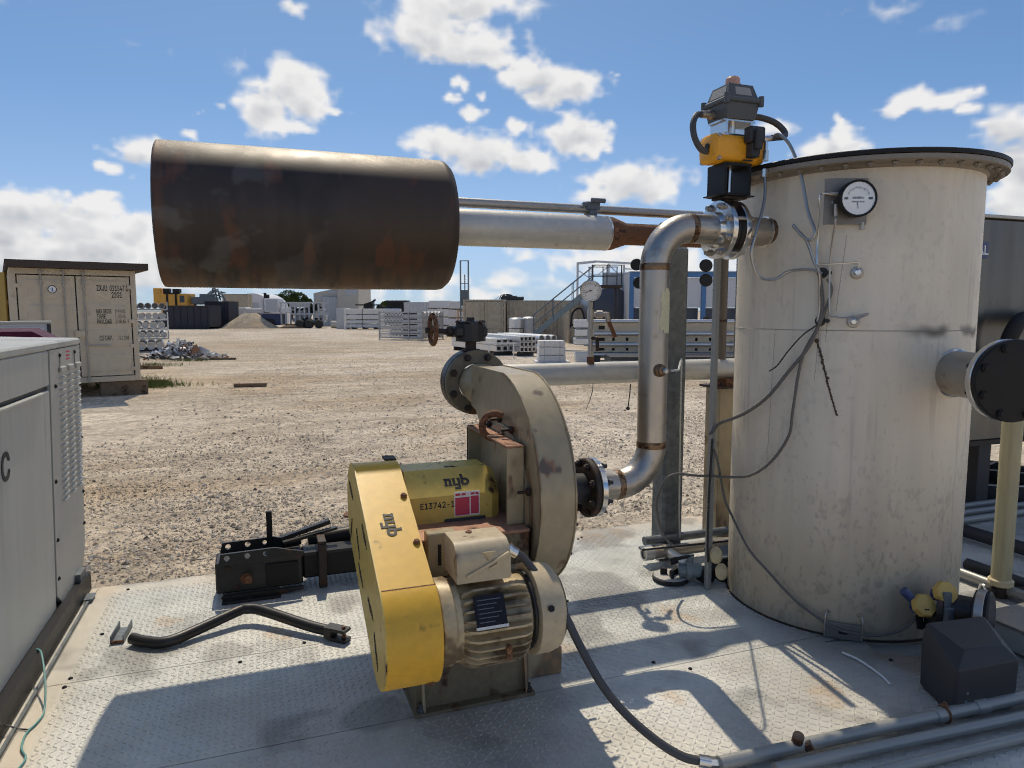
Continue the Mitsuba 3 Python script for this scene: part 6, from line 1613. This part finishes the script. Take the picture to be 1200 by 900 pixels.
H = zr(305, 52)
P2(fm, 'mast', [bx(-.36, -.26, 0, .12, .2, H), bx(.22, .32, 0, .12, .2, H)], 'm_blue_grey', Ff)
P2(fm, 'crossbar', [bx(-.36, .32, .02, .1, H - .06, H), bx(-.3, .27, .02, .1, H * .7, H * .7 + .05), cyl((0, .06, .3), (0, .06, H * .82), .04, 8), bx(-.26, .24, .0, .14, H * .42, H * .62, .02)], 'm_machine_grey', Ff)
P2(fm, 'body', [bx(-.6, .6, .3, 2.2, .3, 1.2, .08), bx(-.6, .6, .4, 1.8, 1.95, 2.05), bx(-.58, -.5, .4, .5, 1.2, 1.95), bx(.5, .58, .4, .5, 1.2, 1.95)], 'm_machine_yellow', Ff)
P2(fm, 'wheel', [lathe([(0, 0), (.3, 0), (.3, .2), (0, .2)], (s * .62 - .1, y, .3), X, 14) for s in (-1, 1) for y in (.5, 1.9)], 'm_rubber', Ff, 30)

# steel stairs with platform
stc = thing('steel_stairs', 'blue grey steel stairs with handrails rising to a platform', 'stairs')
ds = 36
Fst = frm(640, ds)
W_ = lambda px: lat(px, ds) - lat(640, ds)
R_ = lambda row: zr(row, ds)
b0, t0 = np.array([W_(624), 0, R_(393)]), np.array([W_(696), 0, R_(334)])
for y in (0, .85):
    P2(stc, 'stringer', bar(b0 + (0, y, -.05), t0 + (0, y, -.05), .05, .26, (-1, 0, 1)), 'm_blue_grey', Fst)
nst = 13
for k in range(nst):
    q = b0 + (t0 - b0) * (k + .5) / nst
    P2(stc, 'tread', bx(q[0] - .14, q[0] + .14, .03, .82, q[2] - .02, q[2] + .02), 'm_galv', Fst)
for y, off in ((-.03, 0), (.88, 0)):
    P2(stc, 'handrail', tube([b0 + (0, y, 1.0), t0 + (0, y, 1.0)], .024, 8, 1), 'm_galv', Fst, 40)
    P2(stc, 'mid_rail', tube([b0 + (0, y, .5), t0 + (0, y, .5)], .016, 8, 1), 'm_galv', Fst, 40)
    for t in (.02, .34, .66, .97):
        q = b0 + (t0 - b0) * t
        P2(stc, 'baluster', cyl(q + (0, y, -.05), q + (0, y, 1.0), .02, 8), 'm_galv', Fst)
xp0, xp1, zp = W_(692), W_(728), R_(334)
P2(stc, 'platform', bx(xp0, xp1, -.05, 1.6, zp - .12, zp), 'm_dark_rust', Fst)
for x in (xp0 + .05, (xp0 + xp1) / 2, xp1 - .05):
    for y in (-.02, 1.55): P2(stc, 'platform_post', bx(x - .025, x + .025, y - .025, y + .025, zp, zp + 1.02), 'm_dark_grey', Fst)
for z in (zp + .5, zp + 1.0):
    for y in (-.02, 1.55): P2(stc, 'platform_rail', cyl((xp0, y, z), (xp1, y, z), .022, 8), 'm_dark_grey', Fst)
P2(stc, 'support_leg', [bx(xp0 + .1, xp0 + .2, .1, .2, 0, zp - .1), bx(xp1 - .2, xp1 - .1, .1, .2, 0, zp - .1), bx(xp0 + .1, xp0 + .2, 1.3, 1.4, 0, zp - .1), bx(xp1 - .2, xp1 - .1, 1.3, 1.4, 0, zp - .1)], 'm_dark_grey', Fst)
P2(stc, 'hose_loop', tube([(W_(668), -.1, R_(384)), (W_(671), -.1, R_(366)), (W_(680), -.1, R_(362)), (W_(684), -.1, R_(376)), (W_(678), -.1, R_(390)), (W_(670), -.1, R_(380))], .05, 8), 'm_black', Fst, 40)

bgk = thing('storage_tank', 'big dark grey storage tank end behind the pressure gauge', 'tank')
dt = 40
Fbt = frm(716, dt)
W_ = lambda px: lat(px, dt) - lat(716, dt)
R_ = lambda row: zr(row, dt)
P2(bgk, 'shell', lathe([(0, -.25), (1.0, -.15), (1.30, 0), (1.30, 7)], (0, 0, R_(363)), Y, 48), 'm_big_tank', Fbt, 40)
P2(bgk, 'front_ring', torus((0, -.02, R_(363)), Y, 1.30, .05, 48, 6), 'm_cladding', Fbt, 40)
P2(bgk, 'saddle', [bx(-1.1, 1.1, y, y + .3, 0, R_(370)) for y in (.8, 5)], 'm_dark_grey', Fbt)
P2(bgk, 'back_panel', bx(W_(706), W_(737), .25, .33, R_(362), R_(319), .01), 'm_cladding', Fbt)
P2(bgk, 'side_stripe', bx(W_(733.5), W_(735), .18, .25, R_(350), R_(320)), 'm_white', Fbt)
P2(bgk, 'back_legs', [bx(W_(707), W_(708.5), .25, .33, 0, R_(362)), bx(W_(735), W_(736.5), .25, .33, 0, R_(362))], 'm_cladding', Fbt)
tc = thing('shipping_container', 'small tan container end showing under the steel stairs', 'container')
container(tc, frm(666, 43.5, 6), L=3.0, W=2.3, H=zr(357, 43.5), m='m_container_far')

pgk = thing('pergola_frame', 'pale steel canopy frame against the sky behind the stairs', 'canopy')
dpg = 48
Fpg = frm(676, dpg)
W_ = lambda px: lat(px, dpg) - lat(676, dpg)
R_ = lambda row: zr(row, dpg)
P2(pgk, 'post', bx(W_(675), W_(677.5), 0, .15, 0, R_(308)), 'm_panel', Fpg)
P2(pgk, 'post', bx(W_(711), W_(713.5), 0, .15, 0, R_(309)), 'm_panel', Fpg)
P2(pgk, 'post', bx(W_(729), W_(731), 0, .15, 0, R_(310)), 'm_panel', Fpg)
P2(pgk, 'top_beam', [bar((W_(675), 0, R_(308.8)), (W_(698), 0, R_(306.5)), .1, .16), bar((W_(698), 0, R_(306.5)), (W_(800), 0, R_(312)), .1, .14)], 'm_panel', Fpg)
P2(pgk, 'brace', [bar((W_(713), 0, R_(311)), (W_(722), 0, R_(320)), .06, .06), bar((W_(711), 0, R_(313)), (W_(700), 0, R_(322)), .06, .06), bar((W_(696), 0, R_(330)), (W_(677), 0, R_(317)), .06, .06), bar((W_(730), 0, R_(315)), (W_(790), 0, R_(317.5)), .06, .08)], 'm_panel', Fpg)

# blue frame building
bb = thing('blue_frame_building', 'white panelled building with blue steel frame behind the pipe rack', 'building')
db = 38
Fbb = frm(737, db)
W_ = lambda px: lat(px, db) - lat(737, db)
R_ = lambda row: zr(row, db)
for px in (736.5, 768, 820, 866):
    P2(bb, 'column', bx(W_(px), W_(px) + .22, -.12, .1, 0, R_(319) if px < 760 else R_(320)), 'm_blue', Fbb)
P2(bb, 'top_beam', bx(W_(736.5), W_(905), -.14, .1, R_(325), R_(319)), 'm_blue', Fbb)
for a, b in ((741.5, 767.5), (773.5, 819.5), (825.5, 865.5), (871.5, 903)):
    P2(bb, 'panel', bx(W_(a), W_(b), -.03, .03, R_(360.5), R_(325.5)), 'm_panel', Fbb)
    P2(bb, 'lower_panel', bx(W_(a), W_(b), .5, .55, R_(375), R_(361)), 'm_big_tank', Fbb)
P2(bb, 'roof', bx(W_(736.5), W_(905), -.2, 5, R_(319), R_(318)), 'm_cladding', Fbb)
P2(bb, 'side_wall', bx(W_(736.5), W_(737.5), .1, 5, 0, R_(319.5)), 'm_cladding', Fbb)
pj = thing('pump_jack', 'black pump fittings standing before the blue framed building', 'pump')
Fj = frm(842, 33)
r = np.random.default_rng(8)
ms = [bar((.1, .1, 2.0), (-.1, .1, 1.3), .08, .08), bar((-.2, .1, 1.35), (.35, .1, 1.9), .05, .05), cyl((.1, .1, .8), (.1, .1, 2.4), .07, 10)] + [bx(x - .12, x + .12, 0, .3, z, z + .2, .03) for x, z in zip(r.normal(-.1, .35, 12), .9 + .8 * r.random(12))]
kk = P2(pj, 'body', ms, 'm_black_rust', Fj)
P2(pj, 'base', bx(-.7, .6, 0, .5, 0, .9, .04), 'm_dark_grey', Fj)

# low aluminium bundles on the ground at middle distance
def low_bundle(px0, px1, d, rtop, L, deg, nrow, ncol, lab, grp=None, leg=True):
    k = thing('duct_bundle', lab, 'duct bundle', grp)
    W = lat(px1, d) - lat(px0, d); H = zr(rtop, d); F = frm((px0 + px1) / 2, d, deg)
    z0 = .18 if leg else .04
    h = (H - z0) / nrow; w = W / ncol
    for j in range(nrow):
        for i in range(ncol):
            x = -W / 2 + w * i
            outer = Polygon([(x + .01, z0 + h * j + .01), (x + w - .01, z0 + h * j + .01), (x + w - .01, z0 + h * (j + 1) - .01), (x + .01, z0 + h * (j + 1) - .01)])
            inner = Polygon([(x + w * .2, z0 + h * (j + .2)), (x + w * .8, z0 + h * (j + .2)), (x + w * .8, z0 + h * (j + .8)), (x + w * .2, z0 + h * (j + .8))])
            P2(k, 'duct', ext(outer.difference(inner), L, (0, L, 0), X, Z), 'm_alu', F)
    P2(k, 'end_strap', [bx(-W / 2 - .02, W / 2 + .02, .4, .46, H, H + .015), bx(-W / 2 - .02, W / 2 + .02, L - .5, L - .44, H, H + .015)], 'm_alu_dull', F)
    if leg: P2(k, 'skid', [bx(-W / 2, W / 2, y, y + .1, 0, z0) for y in (.2, L - .4)], 'm_dark_grey', F)


low_bundle(580, 604, 31.5, 397, 5.5, 26, 2, 3, 'low bundle of square aluminium ducts left of the white crates', 'low aluminium duct bundles on the gravel')
low_bundle(608, 629, 31.0, 394, 6.5, 26, 3, 4, 'taller bundle of square aluminium ducts touching the white crates', 'low aluminium duct bundles on the gravel')
k = pole_stack('tube_bundle', 'rounded bundle of aluminium tubes lying below the steel stairs', 'tube bundle', frm(642, 33.0, 30), 2, 3, 4.2, .17, 'm_alu', None, 'y', 'm_dark_grey', .04, .15)
k = thing('trestle', 'small pale work trestle before the aluminium ducts', 'trestle')
Ft_ = frm(586, 29.5)
P2(k, 'top', bx(-.55, .7, 0, .1, .62, .66), 'm_panel', Ft_)
P2(k, 'leg', [bx(x, x + .05, y, y + .05, 0, .62) for x in (-.5, .55) for y in (0, .4)], 'm_panel', Ft_)
k = thing('crate', 'white strapped crate stack in front of the aluminium ducts', 'crate')
Fcr = frm(647, 27.0, 3)
W = lat(663, 27) - lat(630.5, 27)
for j, (a, b) in enumerate(((.06, .28), (.30, .60), (.62, zr(399.5, 27)))):
    P2(k, 'box', bx(-W / 2 + .02 * j, W / 2 - .02 * j, 0, .9, a, b, .015), 'm_white_dirty', Fcr)
P2(k, 'base', bx(-W / 2 - .12, W / 2 + .15, -.05, 1, .0, .06), 'm_panel', Fcr)
for x in (-.3, .3): P2(k, 'strap', bx(x - .02, x + .02, -.006, .0, .06, zr(399.5, 27)), 'm_cladding', Fcr)
k = thing('tote_tank', 'stainless cylindrical tote vessel standing before the tan container', 'tank')
Ft = frm(607, 41)
R_ = lambda row: zr(row, 41)
P2(k, 'vessel', lathe([(0, .25), (.42, .25), (.45, .3), (.45, R_(374)), (.36, R_(372.5)), (0, R_(372))], (-.1, .5, 0), Z, 28), 'm_alu', Ft, 35)
P2(k, 'vessel', lathe([(0, .25), (.38, .25), (.40, .3), (.40, R_(373)), (.3, R_(371.5)), (0, R_(371))], (.65, .7, 0), Z, 28), 'm_alu_dull', Ft, 35)
P2(k, 'cage', [bx(-.6, -.56, 0, .04, 0, 1.0), bx(.3, .34, 0, .04, 0, 1.0), bx(-.6, .34, 0, .04, .96, 1.0), bx(.9, .94, .1, .14, 0, 1.0)], 'm_dark_grey', Ft)

# horizontal pipe rack right of the stairs
prk = thing('pipe_rack', 'long rack of stacked galvanized pipes and perforated cream beams behind the riser', 'pipe rack')
dr_ = 26.5
Frk = frm(690, dr_, -2)
W_ = lambda px: lat(px, dr_) - lat(690, dr_)
R_ = lambda row: zr(row, dr_)
xl, xr = W_(678), W_(905)
for row in (376.5, 391, 403.5, 415.5):
    P2(prk, 'pipe', cyl((xl + .2, -.05, R_(row)), (xr, -.05, R_(row)), .068, 16), 'm_alu', Frk, 30)
for a, b in ((389, 379), (402, 393.5), (413, 406), (424, 418)):
    zb, zt = R_(a), R_(b)
    beam = sbox(xl + .35, zb, xr, zt)
    for kq in range(14):
        x = xl + .75 + kq * .52
        if kq % 5 == 0 or a > 395: beam = beam.difference(sbox(x, zb + (zt - zb) * .28, x + (.24 if kq % 5 == 0 else .10), zb + (zt - zb) * .72))
    P2(prk, 'beam', ext(beam, .12, (0, .22, 0), X, Z), 'm_container', Frk)
P2(prk, 'dark_back', bx(xl + .4, xr, .3, .9, .25, R_(377)), 'm_dark_grey', Frk)
for j, (a, b) in enumerate(((384, 374.5), (394, 385.5), (404, 396), (424, 413))):
    P2(prk, 'end_block', bx(W_(672) + .05 * (j % 2), W_(692) + .1 * (j % 2), -.3, .5, R_(a), R_(b), .03), 'm_alu' if j < 3 else 'm_white_dirty', Frk)
P2(prk, 'skid', [bx(x, x + .3, -.2, .9, 0, .26) for x in (xl + .5, xl + 3.5, xr - .6)], 'm_dark_grey', Frk)
gt = thing('iron_gate', 'rusty scrollwork panel lying under the pipe rack', 'gate')
Fg = frm(817, 25.0)
P2(gt, 'bar', [bx(-.5, .5, 0, .03, .42, .45), bx(-.5, .5, 0, .03, .14, .17)], 'm_rust', Fg)
P2(gt, 'scroll', [torus((x, .015, .30), Y, .09, .018, 14, 5) for x in (-.36, -.14, .1, .34)], 'm_rust', Fg, 40)
k = thing('low_trailer', 'low dark flatbed trailer under the pipe rack', 'trailer')
Fl = frm(770, 24.0)
P2(k, 'bed', bx(-1.6, 3.2, 0, 1.6, .30, .42), 'm_dark_grey', Fl)
P2(k, 'wheel', [lathe([(0, 0), (.2, 0), (.2, .18), (0, .18)], (x, -.05, .2), Y, 14) for x in (-.6, 1.8)], 'm_rubber', Fl, 30)
